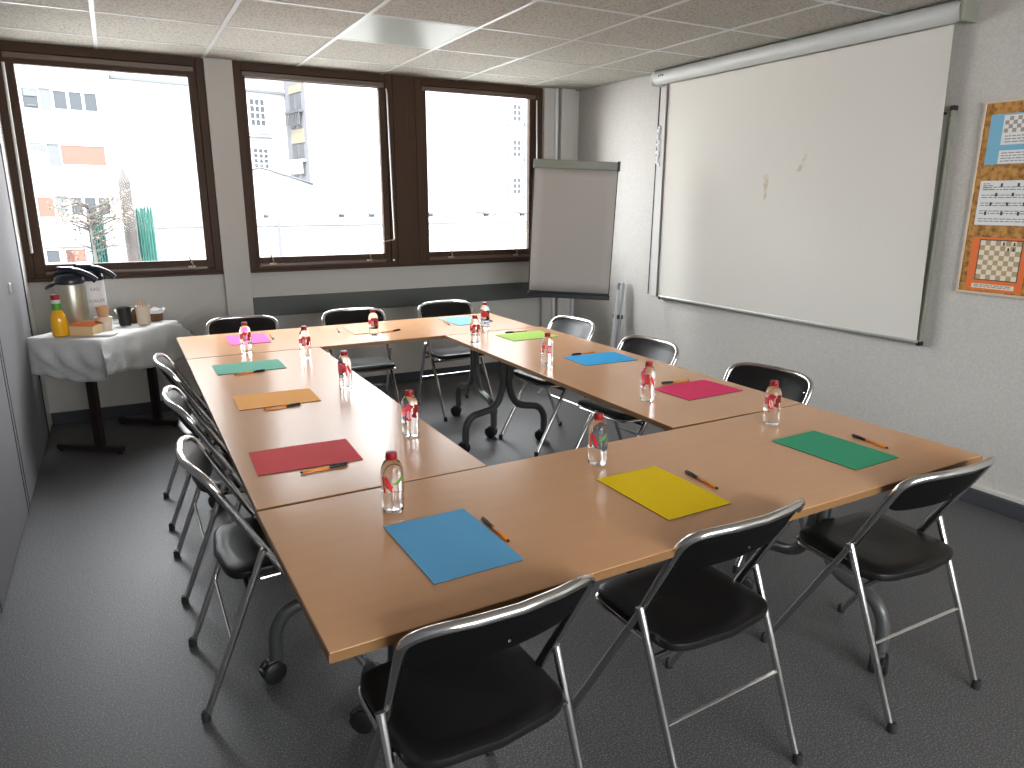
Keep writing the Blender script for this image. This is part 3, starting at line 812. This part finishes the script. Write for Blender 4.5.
lean = Matrix.Translation((0, 0, 0.8)) @ Matrix.Rotation(math.radians(2.3), 4, 'Y') @ Matrix.Translation((0, 0, -0.8))
for c in fc.children:
    if c.name.split('.')[0] in ('board', 'paper_pad', 'paper_clamp', 'clamp_end', 'pen_tray'): c.matrix_local = lean
# folded metal stand against the right wall
fs = tag(empty('folded_stand', (3.74, 4.97, 0)), 'grey folded metal stand leaning in the corner behind the flipchart', 'stand')
bm = bmesh.new(); tube(bm, fillet([(-0.03, -0.035, 0.01), (0.045, -0.035, 0.86), (0.045, 0.035, 0.86), (-0.03, 0.035, 0.01)], 0.03), 0.013, 10); link('outer_frame', bm, M['grey_rail'], fs, True)
bm = bmesh.new(); tube(bm, [(-0.055, 0.0, 0.01), (0.02, 0.0, 0.80)], 0.016, 10); link('inner_leg', bm, M['case'], fs, True)
bm = bmesh.new(); box(bm, (0.0, -0.045, 0.55), (0.045, 0.045, 0.585), 0.004); link('hinge', bm, M['black'], fs)

# ------------------------------------------------------------------ refreshment table
RC, RA = (-0.132, 5.227), D(-37.5)
hu, hv = 0.245, 0.372
rt = tag(empty('refreshment_table', (RC[0], RC[1], 0), RA), 'small folding table under a white paper cloth in the left corner', 'table')
bm = bmesh.new(); box(bm, (-hu+0.004, -hv+0.004, TZ-0.028), (hu-0.004, hv-0.004, TZ-0.004), 0.002); link('table_top', bm, M['leg_brown'], rt)
for s in (-1, 1):
    bm = bmesh.new(); box(bm, (-0.225, s*0.285-0.022, 0.010), (0.225, s*0.285+0.022, 0.045), 0.006)
    ft = link('foot_bar', bm, M['leg_brown'], rt)
    bm = bmesh.new()
    for q in (-0.205, 0.205): lathe(bm, [(0.016, 0), (0.016, 0.011)], (q, s*0.285, 0), 12)
    link('glide', bm, M['rubber'], ft, True)
    bm = bmesh.new(); box(bm, (0.045, s*0.285-0.018, 0.044), (0.10, s*0.285+0.018, TZ-0.028), 0.004); link('leg', bm, M['leg_brown'], rt)
bm = bmesh.new()
over, n1, n2 = 0.235, 40, 52
ca, sa = math.cos(RA), math.sin(RA)
def cloth_pt(a, b):
    dx, dy = max(abs(a)-hu, 0), max(abs(b)-hv, 0)
    sx, sy = (1 if a > 0 else -1), (1 if b > 0 else -1)
    d = math.hypot(dx, dy)
    x = max(-hu, min(hu, a)); y = max(-hv, min(hv, b))
    z = TZ - max(dx, dy)*(1-0.10*math.sin(a*6+2)*math.sin(b*5)) - 0.04*min(dx, dy)
    rip = 0.020*math.sin(a*19+1.0)*math.sin(b*11) + 0.016*math.sin(b*37+a*23)
    out = (0.010 + 0.10*min(dx, dy) + abs(rip)*min(1, d/0.12)) if d > 0 else 0
    if dx > 0: x += sx*(out + (0.0 if dy == 0 else 0.35*min(dx, dy)))
    if dy > 0: y += sy*(out + (0.0 if dx == 0 else 0.35*min(dx, dy)))
    if d == 0: z += 0.0012*math.sin(a*40)*math.sin(b*33)
    wx, wy = RC[0]+ca*x-sa*y, RC[1]+sa*x+ca*y
    wx = max(wx, XL+0.006); wy = min(wy, YB-0.03)
    return (wx, wy, z+0.001 + 0.018*math.sin(a*9+b*4)*(d > 0.1))
U = [-hu-over+(2*hu+2*over)*i/n1 for i in range(n1+1)]; Vv = [-hv-over+(2*hv+2*over)*j/n2 for j in range(n2+1)]
snap = lambda L, h: [(-h if abs(q+h) < 0.009 else h if abs(q-h) < 0.009 else q) for q in L]
U, Vv = snap(U, hu), snap(Vv, hv)
g = [[bm.verts.new(cloth_pt(a, b)) for a in U] for b in Vv]
for j in range(n2):
    for i in range(n1): bm.faces.new((g[j][i], g[j][i+1], g[j+1][i+1], g[j+1][i])).smooth = True
clo = link('tablecloth', bm, M['cloth']); 
tag(clo, 'white paper cloth draped over the small corner table', 'tablecloth')
sm = clo.modifiers.new('thick', 'SOLIDIFY'); sm.thickness = 0.0012; sm.offset = -1
TT = TZ+0.0035

# pump flasks
def flask(x, y, body, label, writing=None):
    r = tag(empty('pump_flask', (x, y, TT), 0), label, 'flask', 'pump flasks on the corner table')
    bm = bmesh.new(); lathe(bm, [(0.074, 0.0), (0.080, 0.006), (0.080, 0.022)], seg=32); link('base_ring', bm, M['navy'], r, True)
    bm = bmesh.new(); lathe(bm, [(0.080, 0.022), (0.082, 0.026), (0.082, 0.285), (0.079, 0.297), (0.072, 0.300)], seg=40); link('body', bm, body, r, True)
    aim = D(-14)
    Rm = Matrix.Rotation(aim, 4, 'Z')
    bm = bmesh.new(); t = bmesh.new()
    lathe(t, [(0.078, 0.298), (0.083, 0.303), (0.084, 0.320), (0.074, 0.345), (0.050, 0.362)], seg=32); merge(bm, t)
    link('lid', bm, M['navy'], r, True)
    bm = bmesh.new(); t = bmesh.new()       # spout: tapering beak over the lid
    pts = [(-0.075, 0, 0.352), (-0.02, 0, 0.378), (0.05, 0, 0.376), (0.115, 0, 0.345), (0.150, 0, 0.312)]
    tube(t, fillet(pts, 0.03, 4), 0.026, 14, flat=0.75)
    for v in t.verts:
        k = 1.0 if v.co.x < 0.05 else 1-0.45*(v.co.x-0.05)/0.09
        v.co.y *= k*1.25
    merge(bm, t, 0, Rm); link('spout', bm, M['navy'], r, True)
    bm = bmesh.new(); t = bmesh.new(); box(t, (-0.060, -0.030, 0.384), (0.030, 0.030, 0.402), 0.008); merge(bm, t, 0, Rm)
    link('pump_lever', bm, M['navy'], r, True)
    bm = bmesh.new(); t = bmesh.new()
    tube(t, fillet([(0.0, -0.086, 0.318), (-0.09, -0.078, 0.300), (-0.145, 0.0, 0.262), (-0.09, 0.078, 0.300), (0.0, 0.086, 0.318)], 0.05, 6), 0.0075, 8)
    merge(bm, t, 0, Rm); link('carry_handle', bm, M['navy'], r, True)
    if writing:
        bm = bmesh.new(); face = math.atan2(-y, -x)+D(18)
        for k, (tx, sz, z) in enumerate(writing):
            t = text_mesh(tx, sz)
            for v in t.verts:
                a = face + v.co.x/0.082
                rr = 0.0825+v.co.z; zz = z+v.co.y
                v.co = Vector((rr*math.cos(a), rr*math.sin(a), zz))
            merge(bm, t)
        link('lettering', bm, M['ink_soft'], r)
    return r
flask(-0.295, 5.195, M['airsteel'], 'steel pump flask with black spout lid behind the juice bottle')
flask(-0.195, 5.365, M['airwhite'], 'white pump flask with printed lettering and black spout lid', [('EAU', 0.030, 0.245), ('CHAUDE', 0.030, 0.170), ('P', 0.030, 0.095)])

# juice bottle
jb = tag(empty('juice_bottle', (-0.372, 5.035, TT)), 'orange juice bottle with red cap and green neck label', 'bottle')
bm = bmesh.new(); lathe(bm, [(0.034, 0), (0.042, 0.006), (0.045, 0.03), (0.044, 0.10), (0.040, 0.125), (0.030, 0.148), (0.0255, 0.160)], seg=28); link('body', bm, M['juice'], jb, True)
bm = bmesh.new(); lathe(bm, [(0.0265, 0.160), (0.0265, 0.200)], seg=24, cap0=False, cap1=False); link('neck_label', bm, M['lab_green'], jb, True)
bm = bmesh.new(); lathe(bm, [(0.0255, 0.160), (0.0240, 0.20), (0.0220, 0.225)], seg=24); link('neck', bm, M['plastic_clear'], jb, True)
bm = bmesh.new(); lathe(bm, [(0.0235, 0.222), (0.0245, 0.224), (0.0245, 0.248), (0.022, 0.252)], seg=24); link('cap', bm, M['cap_red'], jb, True)
# carton with folded flap
bx = tag(empty('open_carton', (-0.238, 5.025, TT), D(-32)), 'small cream and orange open carton beside the juice bottle', 'carton')
bm = bmesh.new()
for a, b in (((-0.075, -0.045), (0.075, -0.043)), ((-0.075, 0.043), (0.075, 0.045)), ((-0.075, -0.043), (-0.073, 0.043)), ((0.073, -0.043), (0.075, 0.043))): box(bm, (a[0], a[1], 0), (b[0], b[1], 0.060))
box(bm, (-0.073, -0.043, 0), (0.073, 0.043, 0.050)); link('carton_body', bm, M['cream_box'], bx)
bm = bmesh.new()
v = [bm.verts.new(p) for p in ((-0.078, -0.050, 0.060), (0.082, -0.050, 0.056), (0.070, 0.0, 0.088), (-0.060, 0.0, 0.078))]; bm.faces.new(v)
v2 = [bm.verts.new(p) for p in ((-0.060, 0.0, 0.078), (0.070, 0.0, 0.088), (0.090, 0.050, 0.062), (-0.078, 0.050, 0.060))]; bm.faces.new(v2)
r_ = bmesh.ops.extrude_face_region(bm, geom=bm.faces[:])
for e in r_['geom']:
    if isinstance(e, bmesh.types.BMVert): e.co.z += 0.0016
link('lid_flap', bm, M['orange_box'], bx)
# stacked cups
cs = tag(empty('cup_stack', (-0.138, 5.125, TT)), 'stack of paper cups, narrow brown ones on wider beige ones', 'cups')
bm = bmesh.new(); lathe(bm, [(0.040, 0), (0.047, 0.055), (0.0485, 0.056), (0.0485, 0.060), (0.046, 0.062), (0.050, 0.085), (0.050, 0.088), (0.04, 0.088)], seg=28); link('beige_cups', bm, M['beige'], cs, True)
bm = bmesh.new(); lathe(bm, [(0.030, 0.087), (0.036, 0.150), (0.038, 0.151), (0.038, 0.155), (0.034, 0.155), (0.028, 0.110)], seg=28, cap1=True); link('brown_cups', bm, M['kraft'], cs, True)
# napkins
bm = bmesh.new()
for k in range(5): 
    t = bmesh.new(); box(t, (-0.055, -0.055, 0.0022*k), (0.055, 0.055, 0.0022*k+0.0018)); merge(bm, t, 0, Matrix.Rotation(D(-25+3*k), 4, 'Z') @ Matrix.Translation((0.001*k, 0, 0)))
tag(link('napkin_stack', bm, M['paper'], loc=(-0.135, 4.965, TT)), 'small pile of white napkins at the front of the corner table', 'napkins')
# tumblers and bowls
def lathe_thing(name, x, y, prof, m, label, cat, seg=28):
    bm = bmesh.new(); lathe(bm, prof, seg=seg)
    return tag(link(name, bm, m, None, True, loc=(x, y, TT)), label, cat)
lathe_thing('tumbler', -0.022, 5.305, [(0.036, 0), (0.043, 0.105), (0.0445, 0.118), (0.041, 0.118), (0.036, 0.01)], M['black'], 'black tumbler on the corner table between the bowls', 'tumbler')
o = lathe_thing('spoon_jar', 0.088, 5.285, [(0.040, 0), (0.043, 0.10), (0.0455, 0.122), (0.042, 0.122), (0.038, 0.01)], M['beige'], 'beige glass of wooden stirrers beside the right bowl', 'jar')
bm = bmesh.new()
for k in range(9):
    a = k*0.7; tube(bm, [(0.012*math.cos(a), 0.012*math.sin(a), 0.012), (0.032*math.cos(a), 0.032*math.sin(a), 0.150+0.006*(k % 3))], 0.003, 6)
link('stirrers', bm, M['kraft'], o)
lathe_thing('sugar_pot', 0.040, 5.372, [(0.024, 0), (0.033, 0.02), (0.034, 0.045), (0.026, 0.068), (0.014, 0.080), (0.009, 0.092), (0.004, 0.095)], M['brown'], 'dark brown round pot between the black tumbler and the beige glass', 'pot')
for (x, y, lab) in ((-0.020, 5.462, 'wicker bowl with white lining behind the black tumbler'), (0.166, 5.410, 'wicker bowl of wrapped sugar at the right end of the corner table')):
    b = tag(empty('wicker_bowl', (x, y, TT)), lab, 'bowl', 'wicker bowls on the corner table')
    bm = bmesh.new(); lathe(bm, [(0.032, 0), (0.040, 0.004), (0.050, 0.055), (0.046, 0.055), (0.036, 0.010)], seg=28); link('basket', bm, M['brown'], b, True)
    bm = bmesh.new(); lathe(bm, [(0.050, 0.054), (0.058, 0.078), (0.060, 0.080), (0.054, 0.076), (0.044, 0.050)], seg=28, cap0=False); 
    for v in bm.verts: v.co.z += 0.006*math.sin(5*math.atan2(v.co.y, v.co.x))*(v.co.z > 0.07)
    link('lining', bm, M['paper'], b, True)

# ------------------------------------------------------------------ outside
GZ = -3.0
bm = bmesh.new(); box(bm, (-70, YB+0.6, GZ-0.2), (110, 120, GZ)); tag(link('courtyard', bm, M['ground']), 'pale sunlit ground outside the windows', 'ground')['kind'] = 'structure'
def facade_frame(name, P, rot): return empty(name, (P[0], P[1], 0), D(rot))
# left apartment block
ab = facade_frame('apartment_building', (-5.214, 51.062), 11.6)
tag(ab, 'white apartment building with orange shutters seen through the left window', 'building')
bm = bmesh.new(); box(bm, (-14, 0.05, GZ), (6.0, 12, 17)); 
for z in (6.45, 3.38, 0.42, -2.4): box(bm, (-14, -0.04, z-0.05), (5.55, 0.05, z+0.03))
link('wall', bm, M['facade'], ab)
for z0_, z1_ in ((6.66, 7.78), (3.55, 4.73), (0.58, 1.74), (-2.3, -1.25)):
    for dx in (0, -4.3, -8.6):
        bm = bmesh.new(); box(bm, (2.28+dx, 0.0, z0_), (2.80+dx, 0.06, z1_)); link('spandrel', bm, M['facade_grey'], ab)
        bm = bmesh.new(); box(bm, (1.30+dx, -0.03, z1_), (5.40+dx, 0.06, z1_+0.08)); link('lintel', bm, M['facade_grey'], ab)
def win(parent, x0, x1, z0, z1, pm=None, nx=1, nz=1, fr=0.07, fm=None):
    bm = bmesh.new(); ww = (x1-x0-fr)/nx; hh = (z1-z0-fr)/nz
    for i in range(nx+1): box(bm, (x0+ww*i, -0.04, z0), (x0+ww*i+fr, 0.05, z1))
    for j in range(nz+1): box(bm, (x0, -0.035, z0+hh*j), (x1, 0.05, z0+hh*j+fr))
    w = link('window', bm, fm or M['facade'], parent)
    bm = bmesh.new(); box(bm, (x0, 0.0, z0), (x1, 0.04, z1)); link('pane', bm, pm or M['pane_out'], w)
for dx in (0, -4.3, -8.6):
    win(ab, 1.32+dx, 2.2+dx, 6.62, 7.82)
    win(ab, 2.78+dx, 5.30+dx, 6.60, 7.90, nx=3, fr=0.15)
    win(ab, 1.38+dx, 2.20+dx, 3.58, 4.70, M['facade']); win(ab, 2.84+dx, 5.30+dx, 3.56, 4.80, M['shutter'])
    win(ab, 1.25+dx, 2.20+dx, 0.52, 1.80, M['shutter']); win(ab, 2.88+dx, 5.26+dx, 0.58, 1.86, nx=3, fr=0.15)
    win(ab, 1.30+dx, 2.10+dx, -2.15, -1.30); win(ab, 2.3+dx, 3.5+dx, -2.2, -1.3, M['shutter'])
bm = bmesh.new(); box(bm, (1.45, -0.05, 7.35), (2.1, 0.0, 7.72)); box(bm, (1.45, -0.05, 4.35), (2.15, 0.0, 4.66)); link('awning', bm, M['facade_grey'], ab)
bm = bmesh.new(); box(bm, (1.6, -0.06, 6.82), (2.0, -0.01, 6.88)); link('sill_rail', bm, M['out_dark'], ab)

# stone building in the middle window
sb = facade_frame('stone_building', (8.488, 54.189), 10.5)
tag(sb, 'tall stone building with small-paned windows and a projecting wing, side painted as shaded', 'building')
bm = bmesh.new(); box(bm, (-8, 0.05, GZ), (3.09, 12, 22)); box(bm, (-8, -0.15, 8.82), (3.09, 0.05, 9.08)); box(bm, (-8, -0.1, 5.9), (1.9, 0.05, 6.0)); link('wall', bm, M['facade'], sb)
bm = bmesh.new(); box(bm, (-8, -0.18, 8.78), (3.09, -0.02, 8.95)); box(bm, (0.2, -0.06, 6.02), (1.9, 0.04, 6.10)); box(bm, (0.3, -0.06, 5.78), (2.0, 0.04, 5.84)); link('cornice', bm, M['facade_grey'], sb)
for z0_, z1_ in ((6.55, 8.40), (3.72, 5.15), (0.6, 2.3), (9.6, 11.3)):
    for dx in (0, -3.4): win(sb, 0.46+dx, 1.62+dx, z0_, z1_, nx=3, nz=4, fr=0.08)
bm = bmesh.new(); box(bm, (3.09, -3.45, GZ), (7.5, 12, 22)); link('wing', bm, M['facade'], sb)
bm = bmesh.new(); box(bm, (3.04, -3.44, GZ), (3.10, 0.0, 22)); link('wing_side', bm, M['shade_stone'], sb)  # thin dark sheet painting shade onto the wing's side
bm = bmesh.new(); box(bm, (2.98, -3.0, 5.45), (3.05, -0.9, 6.35)); box(bm, (2.98, -3.0, 8.72), (3.05, -0.9, 9.2)); link('stone_band', bm, M['stone'], sb)
for (z0_, z1_) in ((6.5, 8.6), (3.3, 5.3)):
    for k in range(2):
        ya = -1.0-1.05*k
        bm = bmesh.new(); box(bm, (2.97, ya-0.75, z0_), (3.05, ya, z1_)); link('window', bm, M['out_dark'], sb)
    bm = bmesh.new(); box(bm, (2.70, -3.1, z0_+0.9), (3.0, -0.7, z0_+1.05)); 
    for k in range(9): box(bm, (2.70, -3.05+0.28*k, z0_+0.1), (2.76, -3.0+0.28*k, z0_+0.9))
    link('balcony', bm, M['facade'] if z0_ < 4 else M['out_dark'], sb)
# right stone building
rb = facade_frame('corner_building', (22.393, 40.738), 0)
tag(rb, 'pale building with a column of railed windows in the right window', 'building')
bm = bmesh.new(); box(bm, (-2.0, 0.05, GZ), (9, 12, 20)); link('wall', bm, M['facade'], rb)
for z0_ in (6.29, 4.23-0.03, 1.95, 8.4):
    win(rb, -0.22, 0.46, z0_, z0_+1.08, nx=2, nz=3, fr=0.07)
    bm = bmesh.new(); box(bm, (-0.53, -0.06, z0_-0.05), (-0.40, 0.05, z0_+1.05)); link('shutter', bm, M['facade_grey'], rb)
    bm = bmesh.new(); box(bm, (-0.55, -0.12, z0_-0.25), (0.0, 0.05, z0_-0.17)); box(bm, (0.62, -0.12, z0_-0.2), (0.75, 0.05, z0_+0.0))
    tube(bm, [(0.3+0.14*math.cos(a*PI/4), -0.08, z0_-0.32+0.14*math.sin(a*PI/4)) for a in range(8)], 0.02, 6, closed=True)
    box(bm, (0.0, -0.1, z0_-0.62), (0.5, 0.05, z0_-0.56)); link('window_rail', bm, M['facade_grey'], rb)
bm = bmesh.new(); tube(bm, [(-0.95, -0.05, 0.5), (-0.95, -0.05, 3.0)], 0.03, 6); link('drain_pipe', bm, M['facade_grey'], rb)
# low annex wall with rail and pole, flat roof behind
bm = bmesh.new(); box(bm, (0.45, 14.0, GZ), (12.5, 14.25, 1.075))
an = tag(link('boundary_wall', bm, M['facade']), 'low white wall running across outside the middle and right windows', 'wall')
bm = bmesh.new(); tube(bm, [(0.45, 13.97, 1.09), (12.5, 13.97, 1.115)], 0.022, 8); tube(bm, [(5.55, 13.95, 0.965), (12.4, 13.95, 0.965)], 0.012, 6); link('coping_rail', bm, M['out_dark'], an, True)
bm = bmesh.new(); tube(bm, [(2.645, 13.93, 1.275), (2.662, 13.93, 0.2)], 0.028, 8); tag(link('rail_post', bm, M['out_dark'], None, True), 'thin dark post standing before the low wall in the middle window', 'post')
# gabled roof behind
bm = bmesh.new()
P = [(2.7, 20, GZ), (2.7, 20, 2.36), (3.51, 20, 2.373), (4.78, 20, 1.985), (9, 20, 1.0), (9, 20, GZ)]
a = [bm.verts.new(p) for p in P]; b = [bm.verts.new((p[0], p[1]+8, p[2])) for p in P]
bm.faces.new(a); bm.faces.new(b[::-1])
for i in range(len(P)): bm.faces.new((a[i], b[i], b[(i+1) % len(P)], a[(i+1) % len(P)]))
gr = tag(link('gabled_shed', bm, M['roofing']), 'low pale roof sloping down in front of the stone building', 'roof')
bm = bmesh.new(); tube(bm, [(2.9, 19.95, 2.30), (3.51, 19.95, 2.373), (4.78, 19.95, 1.985)], 0.03, 6); link('roof_edge', bm, M['out_dark'], gr)
for (x, y, z, l) in ((3.1, 17, 1.27, 0.28), (4.9, 17, 1.27, 0.3), (6.3, 17, 1.27, 0.35), (9.0, 17, 1.30, 0.8), (10.2, 17, 1.36, 0.7), (7.3, 17, 1.24, 0.3)):
    pass
bm = bmesh.new(); box(bm, (0.6, 17.0, GZ), (16, 19.5, 1.16)); fr_ = tag(link('flat_roof_annex', bm, M['roofing']), 'flat pale roof with small painted shadow dashes beyond the low wall', 'roof')
bm = bmesh.new()  # dark boxes stand for small shadow dashes on the roof
for (x, l) in ((3.05, 0.28), (4.80, 0.30), (5.55, 0.25), (7.1, 0.3), (8.7, 0.7), (9.8, 0.7)):
    t = bmesh.new(); box(t, (-l/2, 0, -0.02), (l/2, 0.3, 0.02)); merge(bm, t, 0, Matrix.Translation((x, 17.3, 1.24)) @ Matrix.Rotation(0.12, 4, 'Y'))
    box(bm, (x-0.05, 17.35, 1.1), (x+0.05, 17.5, 1.25))
link('roof_shadow_dash', bm, M['facade_grey'], fr_)
# wooden post, green sheeting and shrub by the left window
bm = bmesh.new(); lathe(bm, [(0.066, GZ), (0.062, 1.74), (0.0, 1.885)][:2], (0.128, 9.0, 0), 10, cap1=False); lathe(bm, [(0.062, 1.74), (0.004, 1.885)], (0.128, 9.0, 0), 10, cap0=False)
tag(link('pointed_post', bm, M['bark'], None, False), 'tall grey wooden post with a pointed top outside the left window', 'post')
def sheeting(x0, x1, z, y, label):
    r = tag(empty('green_fence_panel', ((x0+x1)/2, y, GZ)), label, 'fence panel', 'green corrugated sheets outside')
    bm = bmesh.new(); n = 24; pr_ = None; hh = z-GZ
    for i in range(n+1):
        x = (x1-x0)*(i/n-0.5); yy = 0.012*math.sin(i*PI/2); zz = hh-0.05*(i % 5 == 0)-0.02*math.sin(i*1.7)
        cur = [bm.verts.new((x, yy, 0)), bm.verts.new((x, yy, zz)), bm.verts.new((x, yy+0.01, zz)), bm.verts.new((x, yy+0.01, 0))]
        if pr_:
            for q in range(4): bm.faces.new((pr_[q], pr_[(q+1) % 4], cur[(q+1) % 4], cur[q]))
        else: bm.faces.new(cur)
        pr_ = cur
    bm.faces.new(pr_[::-1]); link('sheet', bm, M['green_fence'], r)
    bm = bmesh.new(); box(bm, (-(x1-x0)/2-0.02, 0.015, 0), (-(x1-x0)/2+0.03, 0.05, hh-0.03)); box(bm, (-(x1-x0)/2, 0.015, hh-0.5), ((x1-x0)/2, 0.04, hh-0.45)); link('batten', bm, M['facade'], r)
sheeting(0.205, 0.375, 1.48, 9.05, 'taller green corrugated sheet right of the pointed wooden post')
sheeting(-0.27, -0.115, 1.42, 9.15, 'green corrugated sheet behind the leafy shrub, left of the post')
sh = tag(empty('garden_shrub', (-0.22, 8.8, GZ)), 'sparse dry shrub with thin twigs outside the left window', 'shrub')
bm = bmesh.new(); tips = []
rs = random.Random(3)
tube(bm, [(0.02, 0, 0), (0.0, 0, 3.5), (-0.02, 0, 4.45)], [0.035, 0.022, 0.010], 7)
for k in range(60):
    z = rs.uniform(3.3, 4.45) if k % 2 else rs.uniform(4.15, 4.5); a = rs.uniform(0, 2*PI); L = rs.uniform(0.14, 0.40)
    p0 = Vector((-0.01, 0, z)); p1 = p0+Vector((math.cos(a)*L*0.6, math.sin(a)*L*0.25, L*0.25)); p2 = p1+Vector((math.cos(a+0.5)*L*0.5, math.sin(a)*L*0.2, rs.uniform(-0.05, 0.15)))
    p2.z = min(p2.z, 4.66)
    tube(bm, [p0, p1, p2], [0.009, 0.006, 0.004], 5); tips += [p1, p2, (p1+p2)/2]
link('branches', bm, M['bark'], sh)
for nm, mm, cnt in (('foliage', M['leaf'], 330), ('dry_foliage', M['leaf_dry'], 420)):
    bm = bmesh.new()
    for k in range(cnt):
        t_ = rs.choice(tips); c = t_+Vector((rs.gauss(0, 0.035), rs.gauss(0, 0.03), rs.gauss(0, 0.035)))
        ax = Vector((rs.gauss(0, 1), rs.gauss(0, 1), rs.gauss(0, 1))).normalized(); bx_ = ax.orthogonal().normalized(); s = rs.uniform(0.013, 0.026)
        v = [bm.verts.new(c+ax*s), bm.verts.new(c+bx_*s*0.5), bm.verts.new(c-ax*s), bm.verts.new(c-bx_*s*0.5)]; bm.faces.new(v)
    link(nm, bm, mm, sh)
# window crane frame, right edge of left window
bm = bmesh.new(); box(bm, (0.95, 14.5, GZ), (1.45, 15.5, 0.75)); sd = tag(link('garden_cabinet', bm, M['facade']), 'small white slatted box on the low wall beyond the left window', 'box')
bm = bmesh.new()
for k in range(4): box(bm, (1.12, 14.47, 0.42+0.07*k), (1.44, 14.50, 0.455+0.07*k))
box(bm, (0.93, 14.46, 0.74), (1.47, 15.5, 0.77)); box(bm, (0.93, 14.46, 0.0), (0.96, 14.5, 0.75)); link('slats', bm, M['facade_grey'], sd)
for o_ in (sd,): o_.location = (0.22, 0, 0)

# ------------------------------------------------------------------ light
w = bpy.data.worlds.new('World'); SC.world = w; w.use_nodes = True
bg = w.node_tree.nodes['Background']; bg.inputs['Color'].default_value = (0.92, 0.955, 0.98, 1); bg.inputs['Strength'].default_value = 2.2
sun = bpy.data.lights.new('sun', 'SUN'); sun.energy = 3.4; sun.angle = D(0.6); sun.color = (1.0, 0.97, 0.92)
so = bpy.data.objects.new('sun', sun); COL.objects.link(so); so.rotation_euler = (D(40), 0, D(-25))
for (x0_, x1_) in ((-0.47, 0.57), (0.93, 1.945), (2.335, 3.325)):
    l = bpy.data.lights.new('window_portal', 'AREA'); l.shape = 'RECTANGLE'; l.size = x1_-x0_; l.size_y = 1.28
    l.cycles.is_portal = True
    lo = bpy.data.objects.new('window_portal', l); COL.objects.link(lo); lo.location = ((x0_+x1_)/2, YB+0.06, 1.76); lo.rotation_euler = (-PI/2, 0, 0)
for (x0_, x1_) in FILL_WINS:  # portals at the added rear windows
    l = bpy.data.lights.new('window_portal', 'AREA'); l.shape = 'RECTANGLE'; l.size = x1_-x0_-0.14; l.size_y = 1.29
    l.cycles.is_portal = True
    lo = bpy.data.objects.new('window_portal', l); COL.objects.link(lo); lo.location = ((x0_+x1_)/2, YF-0.10, 1.665); lo.rotation_euler = (PI/2, 0, 0)

# ------------------------------------------------------------------ camera
cam = bpy.data.cameras.new('camera'); co = bpy.data.objects.new('camera', cam); COL.objects.link(co); SC.camera = co
cam.sensor_width = 36.0; cam.lens = 709.895*36/1024; cam.clip_start = 0.05; cam.clip_end = 400
yaw, pit, rol = 4.99084300e-01, -2.51472468e-01, 2.29216581e-03
f = Vector((math.sin(yaw)*math.cos(pit), math.cos(yaw)*math.cos(pit), math.sin(pit)))
rt_ = Vector((math.cos(yaw), -math.sin(yaw), 0)); up = rt_.cross(f)
rr = math.cos(rol)*rt_ + math.sin(rol)*up; uu = -math.sin(rol)*rt_ + math.cos(rol)*up
m = Matrix((rr, uu, -f)).transposed().to_4x4(); m.translation = Vector((0, 0, 1.54))
co.matrix_world = m

# ------------------------------------------------------------------ colour management + sampling quality
vs = SC.view_settings
vs.view_transform = 'Standard'; vs.look = 'None'; vs.gamma = 1.0; vs.exposure = 3.25; vs.use_curve_mapping = False
cy = SC.cycles
cy.max_bounces = 10; cy.diffuse_bounces = 6; cy.glossy_bounces = 5; cy.transmission_bounces = 8; cy.transparent_max_bounces = 8
cy.sample_clamp_indirect = 6.0; cy.use_denoising = True
try: cy.denoiser = 'OPENIMAGEDENOISE'
except Exception: pass
